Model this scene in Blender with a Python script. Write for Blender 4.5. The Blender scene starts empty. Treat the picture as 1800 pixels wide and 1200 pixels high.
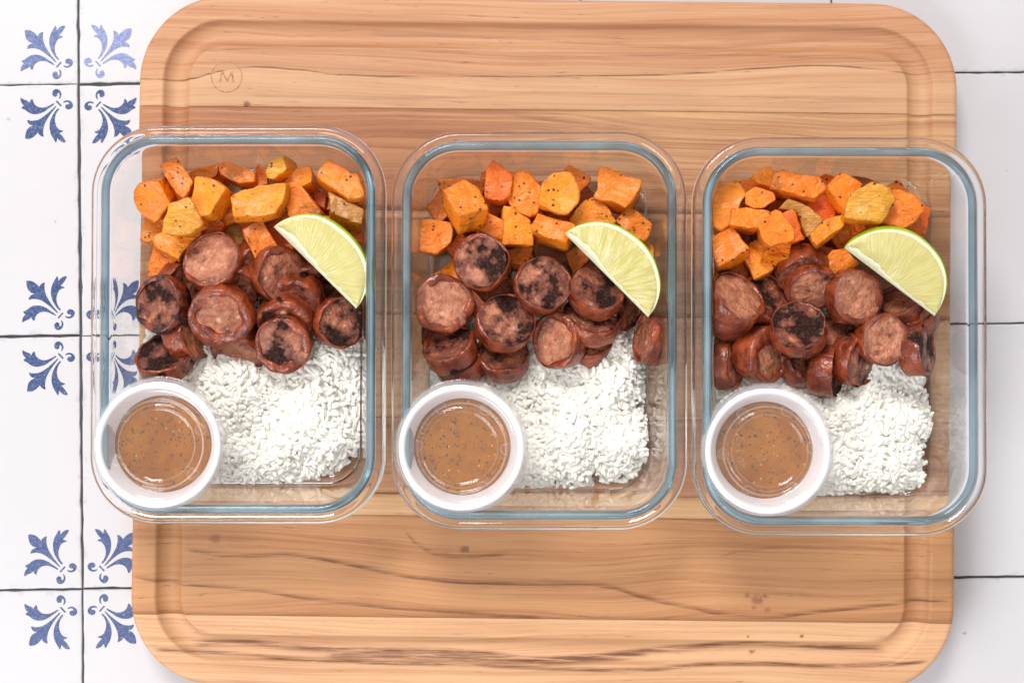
import bpy, bmesh, math, random
import numpy as np
from mathutils import Vector, Matrix

scene = bpy.context.scene
COL = scene.collection
R = math.radians

# ------------------------------------------------------------------ camera
H = 0.85                      # camera height over the tiled table, metres
W0 = 0.598                    # width of table seen across the frame
TILT = R(1.1)
LENS = 36.0 * H / math.cos(TILT) / W0
CAM_Y = -H * math.tan(TILT)
cam_d = bpy.data.cameras.new('camera')
cam_d.lens = LENS
cam_d.sensor_width = 36.0
cam_d.clip_start = 0.01
cam_d.clip_end = 50
cam = bpy.data.objects.new('camera', cam_d)
cam.location = (0, CAM_Y, H)
cam.rotation_euler = (TILT, 0, 0)
COL.objects.link(cam)
scene.camera = cam

# ------------------------------------------------------------------ world and light
world = bpy.data.worlds.new('World')
scene.world = world
world.use_nodes = True
bg = world.node_tree.nodes['Background']
bg.inputs['Color'].default_value = (1.0, 0.982, 0.985, 1)
bg.inputs['Strength'].default_value = 0.64

def area_lamp(name, loc, target, sx, sy, power, color):
    d = bpy.data.lights.new(name, 'AREA')
    d.shape = 'RECTANGLE'
    d.size, d.size_y, d.energy, d.color = sx, sy, power, color
    o = bpy.data.objects.new(name, d)
    o.location = loc
    o.rotation_euler = (Vector(target) - Vector(loc)).to_track_quat('-Z', 'Y').to_euler()
    COL.objects.link(o)
    return o
area_lamp('window_light', (-0.55, 1.70, 2.10), (0, 0, 0), 0.95, 0.75, 56.0, (1.0, 0.975, 0.955))
area_lamp('added_fill_light', (-1.1, -1.1, 1.5), (0, 0, 0), 1.2, 1.0, 24.0, (0.95, 0.97, 1.0))  # unseen fill lamp, added at the front left to even out the light

scene.view_settings.view_transform = 'Standard'
scene.view_settings.look = 'None'
scene.view_settings.exposure = 0.17
scene.view_settings.gamma = 1.0
cy = scene.cycles
cy.use_denoising = True
cy.max_bounces = 20
cy.diffuse_bounces = 7
cy.glossy_bounces = 16
cy.transmission_bounces = 18
cy.transparent_max_bounces = 24
cy.caustics_refractive = True
cy.caustics_reflective = True
cy.blur_glossy = 0.3
cy.sample_clamp_indirect = 6.0

# ------------------------------------------------------------------ pixel <-> place
def unproject(px, py, z):
    dx = (px - 900.0) / 1800.0 * 36.0 / LENS
    dy = (600.0 - py) / 1800.0 * 36.0 / LENS
    d = (dx, dy * math.cos(TILT) + math.sin(TILT), dy * math.sin(TILT) - math.cos(TILT))
    t = (z - H) / d[2]
    return (d[0] * t, CAM_Y + d[1] * t)

def scale_at(z):
    return W0 / 1800.0 * (H - z) / H

# ------------------------------------------------------------------ helpers
def sinnoise(p, freq, seed, n=7):
    """smooth random scalar field on an (N,3) array"""
    rs = np.random.RandomState(seed)
    out = np.zeros(len(p))
    for i in range(n):
        k = rs.normal(size=3)
        k *= freq * (0.6 + 0.9 * rs.rand()) / np.linalg.norm(k)
        out += np.sin(p @ k + rs.rand() * 6.283)
    return out / math.sqrt(n)

def make_mesh(name, verts, faces, mats, smooth=True, mat_index=None, recalc=False):
    me = bpy.data.meshes.new(name)
    me.from_pydata([tuple(v) for v in verts], [], faces)
    for m in (mats if isinstance(mats, (list, tuple)) else [mats]):
        me.materials.append(m)
    if smooth:
        me.polygons.foreach_set('use_smooth', [True] * len(me.polygons))
    if mat_index is not None:
        me.polygons.foreach_set('material_index', mat_index)
    if recalc:
        bm = bmesh.new(); bm.from_mesh(me)
        bmesh.ops.recalc_face_normals(bm, faces=bm.faces)
        bm.to_mesh(me); bm.free()
    me.update()
    return me

def link(name, me, parent=None, loc=None):
    o = bpy.data.objects.new(name, me)
    COL.objects.link(o)
    if parent is not None:
        o.parent = parent
    if loc is not None:
        o.location = loc
    return o

def tag(o, label=None, cat=None, group=None, kind=None):
    if label: o['label'] = label
    if cat: o['category'] = cat
    if group: o['group'] = group
    if kind: o['kind'] = kind
    return o

def ring_faces(nr, n, closed=True, flip=False):
    f = []
    m = n if closed else n - 1
    for i in range(nr - 1):
        for j in range(m):
            a, b = i * n + j, i * n + (j + 1) % n
            c, d = (i + 1) * n + (j + 1) % n, (i + 1) * n + j
            f.append((a, b, c, d) if flip else (a, d, c, b))
    return f

def chaikin(pts, k=1, q=0.25, closed=False):
    pts = [np.array(p, float) for p in pts]
    for _ in range(k):
        out = []
        n = len(pts)
        if not closed: out.append(pts[0])
        for i in range(n if closed else n - 1):
            a, b = pts[i], pts[(i + 1) % n]
            out.append(a * (1 - q) + b * q)
            out.append(a * q + b * (1 - q))
        if not closed: out.append(pts[-1])
        pts = out
    return pts

def resample(pts, n):
    p = np.array(pts + [pts[0]])
    L = np.concatenate([[0], np.cumsum(np.linalg.norm(np.diff(p, axis=0), axis=1))])
    t = np.linspace(0, L[-1], n, endpoint=False)
    return np.stack([np.interp(t, L, p[:, i]) for i in range(p.shape[1])], 1)

def lathe(profile, n=96, wob=None):
    """profile: list of (r, z); open surface of revolution"""
    a = np.linspace(0, 2 * math.pi, n, endpoint=False)
    V = []
    for (r, z) in profile:
        V.append(np.stack([r * np.cos(a), r * np.sin(a), np.full(n, z)], 1))
    return np.concatenate(V), ring_faces(len(profile), n, True, True)

# ------------------------------------------------------------------ node helper
class NT:
    def __init__(self, name):
        self.m = bpy.data.materials.new(name)
        self.m.use_nodes = True
        self.t = self.m.node_tree
        self.b = self.t.nodes['Principled BSDF']
        self.out = self.t.nodes['Material Output']
        self._tc = None
    def new(self, typ): return self.t.nodes.new(typ)
    def set(self, sock, v):
        if isinstance(v, bpy.types.NodeSocket): self.t.links.new(v, sock)
        elif isinstance(v, (tuple, list)) and len(v) == 3 and sock.type == 'RGBA': sock.default_value = (*v, 1)
        else: sock.default_value = v
    def math(self, op, a, b=None, c=None, clamp=False):
        n = self.new('ShaderNodeMath'); n.operation = op; n.use_clamp = clamp
        for i, v in enumerate((a, b, c)):
            if v is not None: self.set(n.inputs[i], v)
        return n.outputs[0]
    def mix(self, fac, a, b, blend='MIX'):
        n = self.new('ShaderNodeMix'); n.data_type = 'RGBA'; n.blend_type = blend
        self.set(n.inputs[0], fac); self.set(n.inputs[6], a); self.set(n.inputs[7], b)
        return n.outputs[2]
    def step(self, v, lo, hi, a=0.0, b=1.0):
        n = self.new('ShaderNodeMapRange'); n.interpolation_type = 'SMOOTHSTEP'
        self.set(n.inputs[0], v); self.set(n.inputs[1], lo); self.set(n.inputs[2], hi)
        self.set(n.inputs[3], a); self.set(n.inputs[4], b)
        return n.outputs[0]
    def obj(self):
        if self._tc is None: self._tc = self.new('ShaderNodeTexCoord')
        return self._tc.outputs['Object']
    def rand(self):
        return self.new('ShaderNodeObjectInfo').outputs['Random']
    def attr(self, name):
        n = self.new('ShaderNodeAttribute'); n.attribute_type = 'OBJECT'; n.attribute_name = name
        return n.outputs['Fac']
    def mapping(self, vec, loc=(0, 0, 0), rot=(0, 0, 0), scale=(1, 1, 1)):
        n = self.new('ShaderNodeMapping')
        self.set(n.inputs[0], vec)
        n.inputs[1].default_value = loc; n.inputs[2].default_value = rot; n.inputs[3].default_value = scale
        return n.outputs[0]
    def noise(self, vec, scale, detail=3, rough=0.55, w=None, dist=0.0):
        n = self.new('ShaderNodeTexNoise')
        if w is not None:
            n.noise_dimensions = '4D'; self.set(n.inputs['W'], w)
        self.set(n.inputs['Vector'], vec)
        n.inputs['Scale'].default_value = scale; n.inputs['Detail'].default_value = detail
        n.inputs['Roughness'].default_value = rough; n.inputs['Distortion'].default_value = dist
        return n.outputs['Fac']
    def voro(self, vec, scale, w=None, feature='F1', rnd=1.0):
        n = self.new('ShaderNodeTexVoronoi'); n.feature = feature
        if w is not None:
            n.voronoi_dimensions = '4D'; self.set(n.inputs['W'], w)
        self.set(n.inputs['Vector'], vec); n.inputs['Scale'].default_value = scale
        n.inputs['Randomness'].default_value = rnd
        return n
    def sep(self, vec):
        n = self.new('ShaderNodeSeparateXYZ'); self.set(n.inputs[0], vec)
        return n.outputs
    def comb(self, x, y, z):
        n = self.new('ShaderNodeCombineXYZ')
        for i, v in enumerate((x, y, z)): self.set(n.inputs[i], v)
        return n.outputs[0]
    def curve(self, v, pts):
        n = self.new('ShaderNodeFloatCurve')
        c = n.mapping.curves[0]
        pts = sorted(pts)
        while len(c.points) < len(pts): c.points.new(0.5, 0.5)
        for p, (x, y) in zip(c.points, pts): p.location = (x, y)
        n.mapping.update()
        self.set(n.inputs['Value'], v)
        return n.outputs[0]
    def bump(self, h, dist, strength=1.0, normal=None):
        n = self.new('ShaderNodeBump')
        n.inputs['Distance'].default_value = dist; n.inputs['Strength'].default_value = strength
        self.set(n.inputs['Height'], h)
        if normal is not None: self.set(n.inputs['Normal'], normal)
        self.t.links.new(n.outputs[0], self.b.inputs['Normal'])
        return n.outputs[0]
    def p(self, **kw):
        for k, v in kw.items(): self.set(self.b.inputs[k.replace('_', ' ')], v)
        return self

# ------------------------------------------------------------------ tiles
def mat_tile():
    t = NT('glazed_tile')
    g = t.new('ShaderNodeNewGeometry').outputs['Position']
    c = t.mix(t.noise(g, 9, 4), (0.515, 0.498, 0.512), (0.565, 0.548, 0.562))
    sm = t.step(t.noise(g, 38, 5, 0.65), 0.62, 0.80)
    c = t.mix(t.math('MULTIPLY', sm, 0.30), c, (0.62, 0.62, 0.63))
    v = t.voro(g, 34)
    spot = t.math('MULTIPLY', t.step(v.outputs['Distance'], 0.055, 0.02), t.step(t.sep(v.outputs['Color'])[0], 0.70, 0.72))
    spot = t.math('MULTIPLY', spot, t.step(t.noise(g, 900, 2), 0.40, 0.55))
    c = t.mix(t.math('MULTIPLY', spot, 0.75), c, (0.22, 0.23, 0.25))
    # worn grey edges close to the joints (x and y are tile coordinates)
    o = t.sep(t.obj())
    e = t.math('MAXIMUM', t.math('ABSOLUTE', o[0]), t.math('ABSOLUTE', o[1]))
    edge = t.step(e, 0.0690, 0.0732)
    wear = t.math('MULTIPLY', edge, t.step(t.noise(g, 110, 5, 0.7), 0.50, 0.66))
    c = t.mix(t.math('MULTIPLY', wear, 0.55), c, (0.33, 0.34, 0.36))
    t.p(Base_Color=c, Roughness=0.42)
    t.bump(t.noise(g, 60, 3), 0.0006, 0.35)
    return t.m
def mat_grout():
    t = NT('dark_grout')
    g = t.obj()
    t.p(Base_Color=t.mix(t.noise(g, 160, 4), (0.035, 0.037, 0.042), (0.10, 0.10, 0.11)), Roughness=0.9)
    return t.m
def mat_blue():
    t = NT('blue_tile_paint')
    g = t.new('ShaderNodeNewGeometry').outputs['Position']
    fade = t.attr('fade')
    a = t.mix(fade, (0.017, 0.038, 0.120), (0.17, 0.20, 0.40))
    b = t.mix(fade, (0.038, 0.074, 0.205), (0.26, 0.30, 0.51))
    c = t.mix(t.step(t.noise(g, 420, 4, 0.7), 0.42, 0.62), a, b)
    c = t.mix(t.step(t.noise(g, 1300, 3, 0.7), 0.60, 0.70), c, (0.55, 0.57, 0.70))
    t.p(Base_Color=c, Roughness=0.42)
    return t.m
M_TILE, M_GROUT, M_BLUE = mat_tile(), mat_grout(), mat_blue()

PITCH = 443.5 * scale_at(0.0)
ox, oy = unproject(141.5, 590, 0)
TROT = R(0.75)
tabletop = link('tabletop', make_mesh('tabletop', [(-.56, -.46, -.0016), (.56, -.46, -.0016), (.56, .46, -.0016), (-.56, .46, -.0016)], [(0, 1, 2, 3)], M_GROUT, False))
tag(tabletop, 'tiled table under the wooden board', kind='structure')

MOTIF = [
 [(148,220),(225,222),(290,250),(345,300),(375,338),(390,300),(430,268),(478,252),(464,320),(470,390),(490,470),(530,550),(590,645),(650,720),(705,788),(690,800),(610,722),(540,662),(470,608),(400,565),(330,545),(250,540),(180,562),(205,495),(250,465),(300,460),(250,440),(210,418),(172,370),(152,290)],
 [(690,140),(712,190),(712,240),(750,190),(800,155),(870,150),(840,210),(800,270),(745,325),(790,330),(830,355),(780,365),(730,390),(690,460),(672,540),(680,610),(705,680),(755,740),(735,758),(690,715),(640,640),(600,560),(580,470),(582,370),(610,280),(650,215)],
 [(85,765),(150,740),(210,690),(270,662),(340,655),(420,670),(500,705),(560,750),(620,790),(670,830),(660,848),(600,815),(530,780),(460,768),(390,778),(340,810),(305,850),(285,930),(262,920),(235,880),(240,850),(200,895),(130,920),(70,958),(75,890),(100,840),(140,808),(110,800)],
 [(692,878),(715,893),(800,803),(778,785)],
]
def spiral():
    path = [(765, 925), (792, 965), (795, 1010), (775, 1060), (735, 1092), (690, 1098), (648, 1070), (630, 1020), (645, 975), (685, 955), (720, 975), (725, 1010)]
    inner = [(725, 1025), (745, 1035), (765, 1000), (762, 960), (748, 930)]
    return path[:] + inner
MOTIF.append(spiral())
MOTIF.append([(1090 - (1190 - y), 1190 - (1090 - x)) for (x, y) in spiral()][::-1])

def motif_mesh(sx, sy):
    bm = bmesh.new()
    s = scale_at(0) / 10.0
    for poly in MOTIF:
        pts = chaikin(poly, 1, 0.22, True) if len(poly) > 5 else poly
        vs = [bm.verts.new((sx * (1090 - p[0]) * s, sy * (1190 - p[1]) * s, 0)) for p in pts]
        es = [bm.edges.new((vs[i], vs[(i + 1) % len(vs)])) for i in range(len(vs))]
        bmesh.ops.triangle_fill(bm, use_beauty=True, use_dissolve=False, edges=es)
    for f in bm.faces:
        if f.normal.z < 0: f.normal_flip()
    me = bpy.data.meshes.new('painted_motif')
    bm.to_mesh(me); bm.free()
    me.materials.append(M_BLUE)
    return me
MOTIFS = {(sx, sy): motif_mesh(sx, sy) for sx in (1, -1) for sy in (1, -1)}

def tile_mesh(seed):
    rs = np.random.RandomState(seed)
    h = PITCH / 2 - 0.00047
    per = []
    n = 26
    for k in range(4):
        for j in range(n):
            u = -1 + 2 * j / n
            per.append([(u, -1), (1, u), (-u, 1), (-1, -u)][k])
    per = np.array(per) * h
    # slightly chipped, uneven edge
    jit = 0.00022 * rs.normal(size=len(per)) * (rs.rand(len(per)) < 0.55)
    per2 = per * (1 - np.abs(jit)[:, None] / h)
    cut = np.minimum(np.abs(per[:, 0]), np.abs(per[:, 1]))
    V = []
    N = len(per)
    for (ins, z) in ((0.0, -0.004), (0.0, -0.0007), (0.00035, -0.0001), (0.0012, 0.0)):
        q = per2 * (1 - ins / h)
        V.append(np.stack([q[:, 0], q[:, 1], np.full(N, z)], 1))
    V = np.concatenate(V)
    F = ring_faces(4, N, True, True)
    F.append(tuple(3 * N + i for i in range(N)))
    return make_mesh('tile', V, F, M_TILE, False)
tmeshes = [tile_mesh(k) for k in range(4)]
rt = random.Random(5)
fades = {}
for j in range(-3, 3):
    for i in range(-2, 5):
        cxl, cyl = (i + 0.5) * PITCH, (j + 0.5) * PITCH
        wx = ox + cxl * math.cos(TROT) - cyl * math.sin(TROT)
        wy = oy + cxl * math.sin(TROT) + cyl * math.cos(TROT)
        o = link("tile", tmeshes[rt.randrange(4)], tabletop, (wx + rt.uniform(-.0003, .0003), wy + rt.uniform(-.0003, .0003), rt.uniform(-.0002, .0001)))
        o.rotation_euler = (0, 0, TROT + rt.uniform(-.0025, .0025))
        corners = [(1, 1), (1, -1)] if i == -1 else ([(-1, 1), (-1, -1)] if i == 0 else [])
        for (ux, uy) in corners:
            # motif sits in the corner and points to the tile's middle
            m = link('painted_motif', MOTIFS[(-ux, -uy)], o, (ux * PITCH / 2, uy * PITCH / 2, 0.00012))
            row = j + (1 if uy > 0 else 0)       # grid line the corner is on (1 = top crossing)
            m['fade'] = 0.95 if (row == 1 and ux < 0 and uy < 0) else (0.45 if row == 1 and uy < 0 else (0.15 if row == -1 else 0.05))

# ------------------------------------------------------------------ cutting board
ZB = 0.025
bcx, bcy = unproject(959, 602, ZB)
BROT = R(-0.65)
BHW, BHH, BR = 0.2332, 0.1957, 0.049
board = bpy.data.objects.new('cutting_board', None)
COL.objects.link(board)
board.location = (bcx, bcy, 0.0)
board.rotation_euler = (0, 0, BROT)
tag(board, 'large wooden cutting board with rounded corners and a juice groove under the three containers', 'cutting board')

def to_board(px, py):
    x, y = unproject(px, py, ZB)
    x, y = x - bcx, y - bcy
    c, s = math.cos(-BROT), math.sin(-BROT)
    return x * c - y * s, x * s + y * c

def board_d(x, y):
    qx, qy = np.abs(x) - (BHW - BR), np.abs(y) - (BHH - BR)
    return BR - (np.hypot(np.maximum(qx, 0), np.maximum(qy, 0)) + np.minimum(np.maximum(qx, qy), 0)) 
G0, G1, GD = 0.0142, 0.0290, 0.0050
def board_z(d):
    z = np.full_like(d, ZB)
    e = 0.0035
    t = np.clip(1 - d / e, 0, 1)
    z -= e * (1 - np.sqrt(np.maximum(1 - t * t, 0)))
    u = (d - (G0 + G1) / 2) / ((G1 - G0) / 2)
    g = np.where(np.abs(u) < 1, np.sqrt(np.maximum(1 - (u * 0.93) ** 2, 0)) - math.sqrt(1 - .93 ** 2), 0)
    z -= GD * g / (1 - math.sqrt(1 - .93 ** 2))
    return z

def mat_wood(name, y0, y1, light, dark, seed, ringf=260, ringamt=0.5, veins=(), knots=(), warp=0.012, zone=None, veincol=(0.13, 0.046, 0.020), red=0.0):
    t = NT(name)
    o = t.obj()
    s = t.sep(o)
    x, y = s[0], s[1]
    off = seed * 1.37
    # warp the figure along the plank
    wv = t.noise(t.mapping(o, (off, off, 0), (0, 0, 0), (3.2, 11, 1)), 1.0, 2, 0.5)
    wv2 = t.noise(t.mapping(o, (off + 3, 0, 0), (0, 0, 0), (22, 60, 1)), 1.0, 2, 0.5)
    yw = t.math('ADD', y, t.math('ADD', t.math('MULTIPLY', t.math('SUBTRACT', wv, 0.5), warp * 2.2), t.math('MULTIPLY', t.math('SUBTRACT', wv2, 0.5), 0.0009)))
    ring = t.noise(t.comb(t.math('MULTIPLY', x, 1.3), t.math('MULTIPLY', yw, ringf), off), 1.0, 3, 0.6)
    fine = t.noise(t.comb(t.math('MULTIPLY', x, 11), t.math('MULTIPLY', yw, 820), off + 5), 1.0, 4, 0.7)
    mid = t.noise(t.comb(t.math('MULTIPLY', x, 9), t.math('MULTIPLY', yw, 480), off + 9), 1.0, 3, 0.6)
    blotch = t.noise(t.mapping(o, (off, 2, 0), (0, 0, 0), (9, 26, 1)), 1.0, 3, 0.5)
    f = t.math('ADD', t.math('MULTIPLY', t.step(ring, 0.34, 0.68), ringamt), t.math('MULTIPLY', t.math('SUBTRACT', fine, 0.5), 1.9))
    f = t.math('ADD', f, t.math('MULTIPLY', t.math('SUBTRACT', mid, 0.5), 0.95))
    f = t.math('ADD', f, t.math('MULTIPLY', t.math('SUBTRACT', blotch, 0.40), 0.75), clamp=True)
    if zone is not None:                       # (curve points, reddish colour) heartwood above a vein
        xn = t.math('MULTIPLY_ADD', x, 1 / (2 * BHW), 0.5)
        yn = t.math('MULTIPLY_ADD', y, 1 / (y1 - y0), -y0 / (y1 - y0))
        c = t.curve(xn, zone)
        zz = t.step(t.math('SUBTRACT', yn, c), -0.01, 0.02)
        f = t.math('ADD', t.math('MULTIPLY', f, 0.8), t.math('MULTIPLY', zz, 0.42), clamp=True)
    col = t.mix(f, light, dark)
    if red:                                    # reddish heartwood at the left end of the plank
        rz = t.step(t.math('ADD', x, t.math('MULTIPLY', t.math('SUBTRACT', wv, 0.5), 0.30)), 0.02, -0.10)
        col = t.mix(t.math('MULTIPLY', rz, red), col, t.mix(f, (0.44, 0.19, 0.085), (0.27, 0.095, 0.042)))
    # short dark pores
    pore = t.noise(t.comb(t.math('MULTIPLY', x, 95), t.math('MULTIPLY', yw, 1700), off + 11), 1.0, 2, 0.5)
    pz = t.math('MULTIPLY', t.step(pore, 0.66, 0.74), t.step(mid, 0.42, 0.62))
    col = t.mix(t.math('MULTIPLY', pz, 0.75), col, tuple(c * 0.42 for c in dark))
    if veins or knots:
        xn = t.math('MULTIPLY_ADD', x, 1 / (2 * BHW), 0.5)
        yn = t.math('MULTIPLY_ADD', t.math('ADD', y, t.math('MULTIPLY', t.math('SUBTRACT', wv2, 0.5), 0.0022)), 1 / (y1 - y0), -y0 / (y1 - y0))
    for (pts, wpx, amt, soft) in veins:
        c = t.curve(xn, pts)
        w = wpx * scale_at(ZB) / (y1 - y0)
        dd = t.math('SUBTRACT', yn, c)
        up = t.step(dd, w * soft, 0.0)          # soft fade above the line
        dn = t.step(dd, -w, 0.0)                # crisp below
        v = t.math('MULTIPLY', t.math('MINIMUM', up, dn), t.step(t.noise(t.comb(t.math('MULTIPLY', x, 26), t.math('MULTIPLY', y, 600), off), 1.0, 4, 0.7), 0.34, 0.62, 0.12, 1.0))
        ends = t.math('MULTIPLY', t.step(xn, pts[0][0], pts[0][0] + .02), t.step(xn, pts[-1][0], pts[-1][0] - .02))
        if pts[0][0] > 0.02 or pts[-1][0] < 0.98: v = t.math('MULTIPLY', v, ends)
        col = t.mix(t.math('MULTIPLY', v, amt), col, veincol)
    for (kx, ky, kr, amt) in knots:
        dv = t.math('POWER', t.math('ADD', t.math('POWER', t.math('MULTIPLY', t.math('SUBTRACT', x, kx), 0.75), 2.0), t.math('POWER', t.math('SUBTRACT', y, ky), 2.0)), 0.5)
        dv = t.math('ADD', dv, t.math('MULTIPLY', t.math('SUBTRACT', t.noise(o, 420, 3), 0.5), kr * 1.6))
        col = t.mix(t.math('MULTIPLY', t.step(dv, kr, kr * 0.25), amt), col, (0.16, 0.06, 0.03))
    # fine scratches that read lighter
    scr = t.noise(t.mapping(o, (off, 0, 0), (0, 0, 0.9 + 0.3 * (seed % 3)), (16, 1500, 1)), 1.0, 1, 0.5)
    col = t.mix(t.math('MULTIPLY', t.step(scr, 0.73, 0.78), 0.22), col, (0.85, 0.62, 0.42))
    t.p(Base_Color=col, Roughness=0.5)
    t.b.inputs['Specular IOR Level'].default_value = 0.35
    t.bump(t.math('ADD', fine, t.math('MULTIPLY', pz, -1.5)), 0.00025, 0.5)
    return t.m

SEAM = [-6.0, 194, 373, 555, 735, 871, 908, 1087]
ys = [BHH] + [to_board(959, p)[1] for p in SEAM[1:]] + [-BHH]
def vein(pl, pts, w, amt, soft=1.0):
    y1, y0 = ys[pl], ys[pl + 1]
    out = []
    for (px, py) in pts:
        x, y = to_board(px, py)
        out.append(((x + BHW) / (2 * BHW), (y - y0) / (y1 - y0)))
    return (out, w, amt, soft)
def kn(px, py, rpx, amt):
    x, y = to_board(px, py)
    return (x, y, rpx * scale_at(ZB), amt)
VTOP = [(228,138),(330,140),(370,129),(430,119),(520,122),(600,131),(850,135),(1050,134),(1200,130),(1330,120),(1440,115),(1540,122),(1600,128),(1690,126)]
PL = [
 dict(light=(0.578,0.330,0.179), dark=(0.403,0.178,0.083), ringf=170, ringamt=0.42, zone=vein(0, VTOP, 2, 1)[0],
      veins=[vein(0, VTOP, 2.6, 0.95, 1.2), vein(0, [(640,60),(900,66),(1200,84),(1500,70),(1640,88)], 2, 0.35, 6), vein(0, [(430,168),(700,175),(1000,166),(1300,172),(1680,178)], 1.5, 0.3, 5), vein(0, [(330,92),(600,84),(900,100),(1300,98),(1650,112)], 1.6, 0.35, 5)],
      knots=[kn(433,184,7,0.8)]),
 dict(light=(0.564,0.315,0.155), dark=(0.329,0.130,0.058), ringf=95, ringamt=0.6, warp=0.022,
      veins=[vein(1, [(700,196),(800,198),(880,202),(960,212),(1040,224),(1150,240)], 3, 0.5, 5), vein(1, [(245,232),(400,236),(560,250),(700,262),(820,268)], 2, 0.4, 6)], veincol=(0.22,0.07,0.03), red=0.85),
 dict(light=(0.482,0.248,0.119), dark=(0.298,0.119,0.054), ringf=120, ringamt=0.6),
 dict(light=(0.564,0.310,0.155), dark=(0.378,0.166,0.074), ringf=120, ringamt=0.5),
 dict(light=(0.474,0.237,0.127), dark=(0.313,0.130,0.065), ringf=120, ringamt=0.5,
      veins=[vein(4, [(228,856),(600,866),(700,868),(950,872),(1215,878),(1260,880),(1680,872)], 3, 0.9, 2.5), vein(4, [(228,800),(600,826),(800,840),(1215,850),(1680,830)], 2.5, 0.5, 3)]),
 dict(light=(0.643,0.381,0.196), dark=(0.482,0.248,0.106), ringf=160, ringamt=0.4),
 dict(light=(0.507,0.251,0.111), dark=(0.339,0.136,0.054), ringf=85, ringamt=0.55, warp=0.024,
      veins=[vein(6, [(228,1010),(270,1020),(320,1027),(420,1035),(600,1060),(800,1078),(960,1086)], 3.0, 0.8, 3.0),
             vein(6, [(320,965),(420,978),(520,978),(600,990),(750,1018),(900,1026),(1040,1028),(1130,1050),(1200,1066),(1330,1085),(1450,1075),(1600,1060),(1680,1056)], 3.0, 0.85, 3.5),
             vein(6, [(700,925),(716,940),(740,962),(790,978),(850,978),(900,972)], 2.5, 0.65, 4),
             vein(6, [(1260,985),(1330,966),(1450,962),(1590,968)], 2, 0.35, 4)],
      knots=[kn(817,965,8,0.75), kn(377,945,11,0.45), kn(1333,1054,12,0.6), kn(1345,1047,6,0.6), kn(1313,1045,6,0.5), kn(1350,1071,6,0.45), kn(1325,1067,4,0.5)]),
 dict(light=(0.619,0.358,0.193), dark=(0.426,0.196,0.090), ringf=110, ringamt=0.45,
      veins=[vein(7, [(330,1131),(420,1130),(600,1143),(800,1147),(880,1152),(950,1158),(1050,1154),(1200,1138),(1330,1130),(1480,1138),(1566,1141)], 15, 0.98, 0.45),
             vein(7, [(262,1139),(335,1144),(400,1150),(600,1163),(850,1168),(1000,1176),(1130,1176),(1250,1168),(1560,1168),(1640,1160)], 6, 0.95, 1.0),
             vein(7, [(560,1154),(760,1156),(905,1160),(1000,1160),(1150,1150)], 11, 0.85, 0.8)],
      knots=[kn(1323,1147,6,0.7), kn(1409,1117,4,0.8), kn(1315,1118,3,0.7)]),
]
def plank_mesh(k, mat):
    y1, y0 = ys[k], ys[k + 1]
    outer_top, outer_bot = (k == 0), (k == len(PL) - 1)
    n = max(6, int((y1 - y0) / (0.0008 if (outer_top or outer_bot) else 0.0035)))
    g = 0.00008
    Y = np.linspace(y1 - (0 if outer_top else g), y0 + (0 if outer_bot else g), n)
    u = np.concatenate([np.linspace(0, 0.036, 46), np.linspace(0.036, 2 * BHW - 0.036, 70)[1:-1], np.linspace(2 * BHW - 0.036, 2 * BHW, 46)])
    un = u / BHW - 1
    V, m = [], len(u)
    rows = []
    for y in Y:
        qy = max(abs(y) - (BHH - BR), 0)
        w = (BHW - BR) + math.sqrt(max(BR * BR - qy * qy, 0))
        x = un * w
        d = np.maximum(board_d(x, np.full(m, y)), 0)
        z = board_z(d)
        row = np.stack([x, np.full(m, y), z], 1)
        rows.append(row)
    if not outer_top: rows[0][:, 2] -= 0.00012
    if not outer_bot: rows[-1][:, 2] -= 0.00012
    zb = 0.0012
    def skirt(r):
        a, b = r[0].copy(), r[-1].copy()
        a[2] = b[2] = zb
        return np.concatenate([[a], r, [b]])
    rows = [skirt(r) for r in rows]
    lo1, lo2 = rows[0].copy(), rows[-1].copy()
    lo1[:, 2] = zb; lo2[:, 2] = zb
    rows = [lo1] + rows + [lo2]
    V = np.concatenate(rows)
    F = ring_faces(len(rows), m + 2, False)
    return make_mesh('plank', V, F, mat)
for k, d in enumerate(PL):
    mt = mat_wood('teak_plank_%s' % 'abcdefgh'[k], ys[k + 1], ys[k], seed=k + 1, **d)
    link('plank', plank_mesh(k, mt), board)

# burnt ring and letter stamped into the upper left of the board
def mat_brand():
    t = NT('burnt_mark')
    o = t.obj()
    n = t.noise(o, 700, 4, 0.7)
    t.p(Base_Color=t.mix(t.step(n, 0.35, 0.65), (0.27, 0.10, 0.04), (0.55, 0.28, 0.13)), Roughness=0.7)
    return t.m
M_BRAND = mat_brand()
mbx, mby = to_board(398.5, 135.5)
S = scale_at(ZB)
V, F = lathe([(26.0 * S, -0.0002), (26.1 * S, 0.00007), (27.8 * S, 0.00007), (27.9 * S, -0.0002)], 72)
mark = link('brand_mark', make_mesh('brand_mark', V, F, M_BRAND, False), board, (mbx, mby, ZB))
mark['label'] = 'burnt ring round the letter M'
def letter_mesh(name, polys, s, mat):
    bm = bmesh.new()
    for poly in polys:
        vs = [bm.verts.new((p[0] * s, p[1] * s, 0)) for p in poly]
        es = [bm.edges.new((vs[i], vs[(i + 1) % len(vs)])) for i in range(len(vs))]
        bmesh.ops.triangle_fill(bm, use_beauty=True, edges=es)
    for f in bm.faces:
        if f.normal.z < 0: f.normal_flip()
    me = bpy.data.meshes.new(name)
    bm.to_mesh(me); bm.free()
    me.materials.append(mat)
    return me
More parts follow.
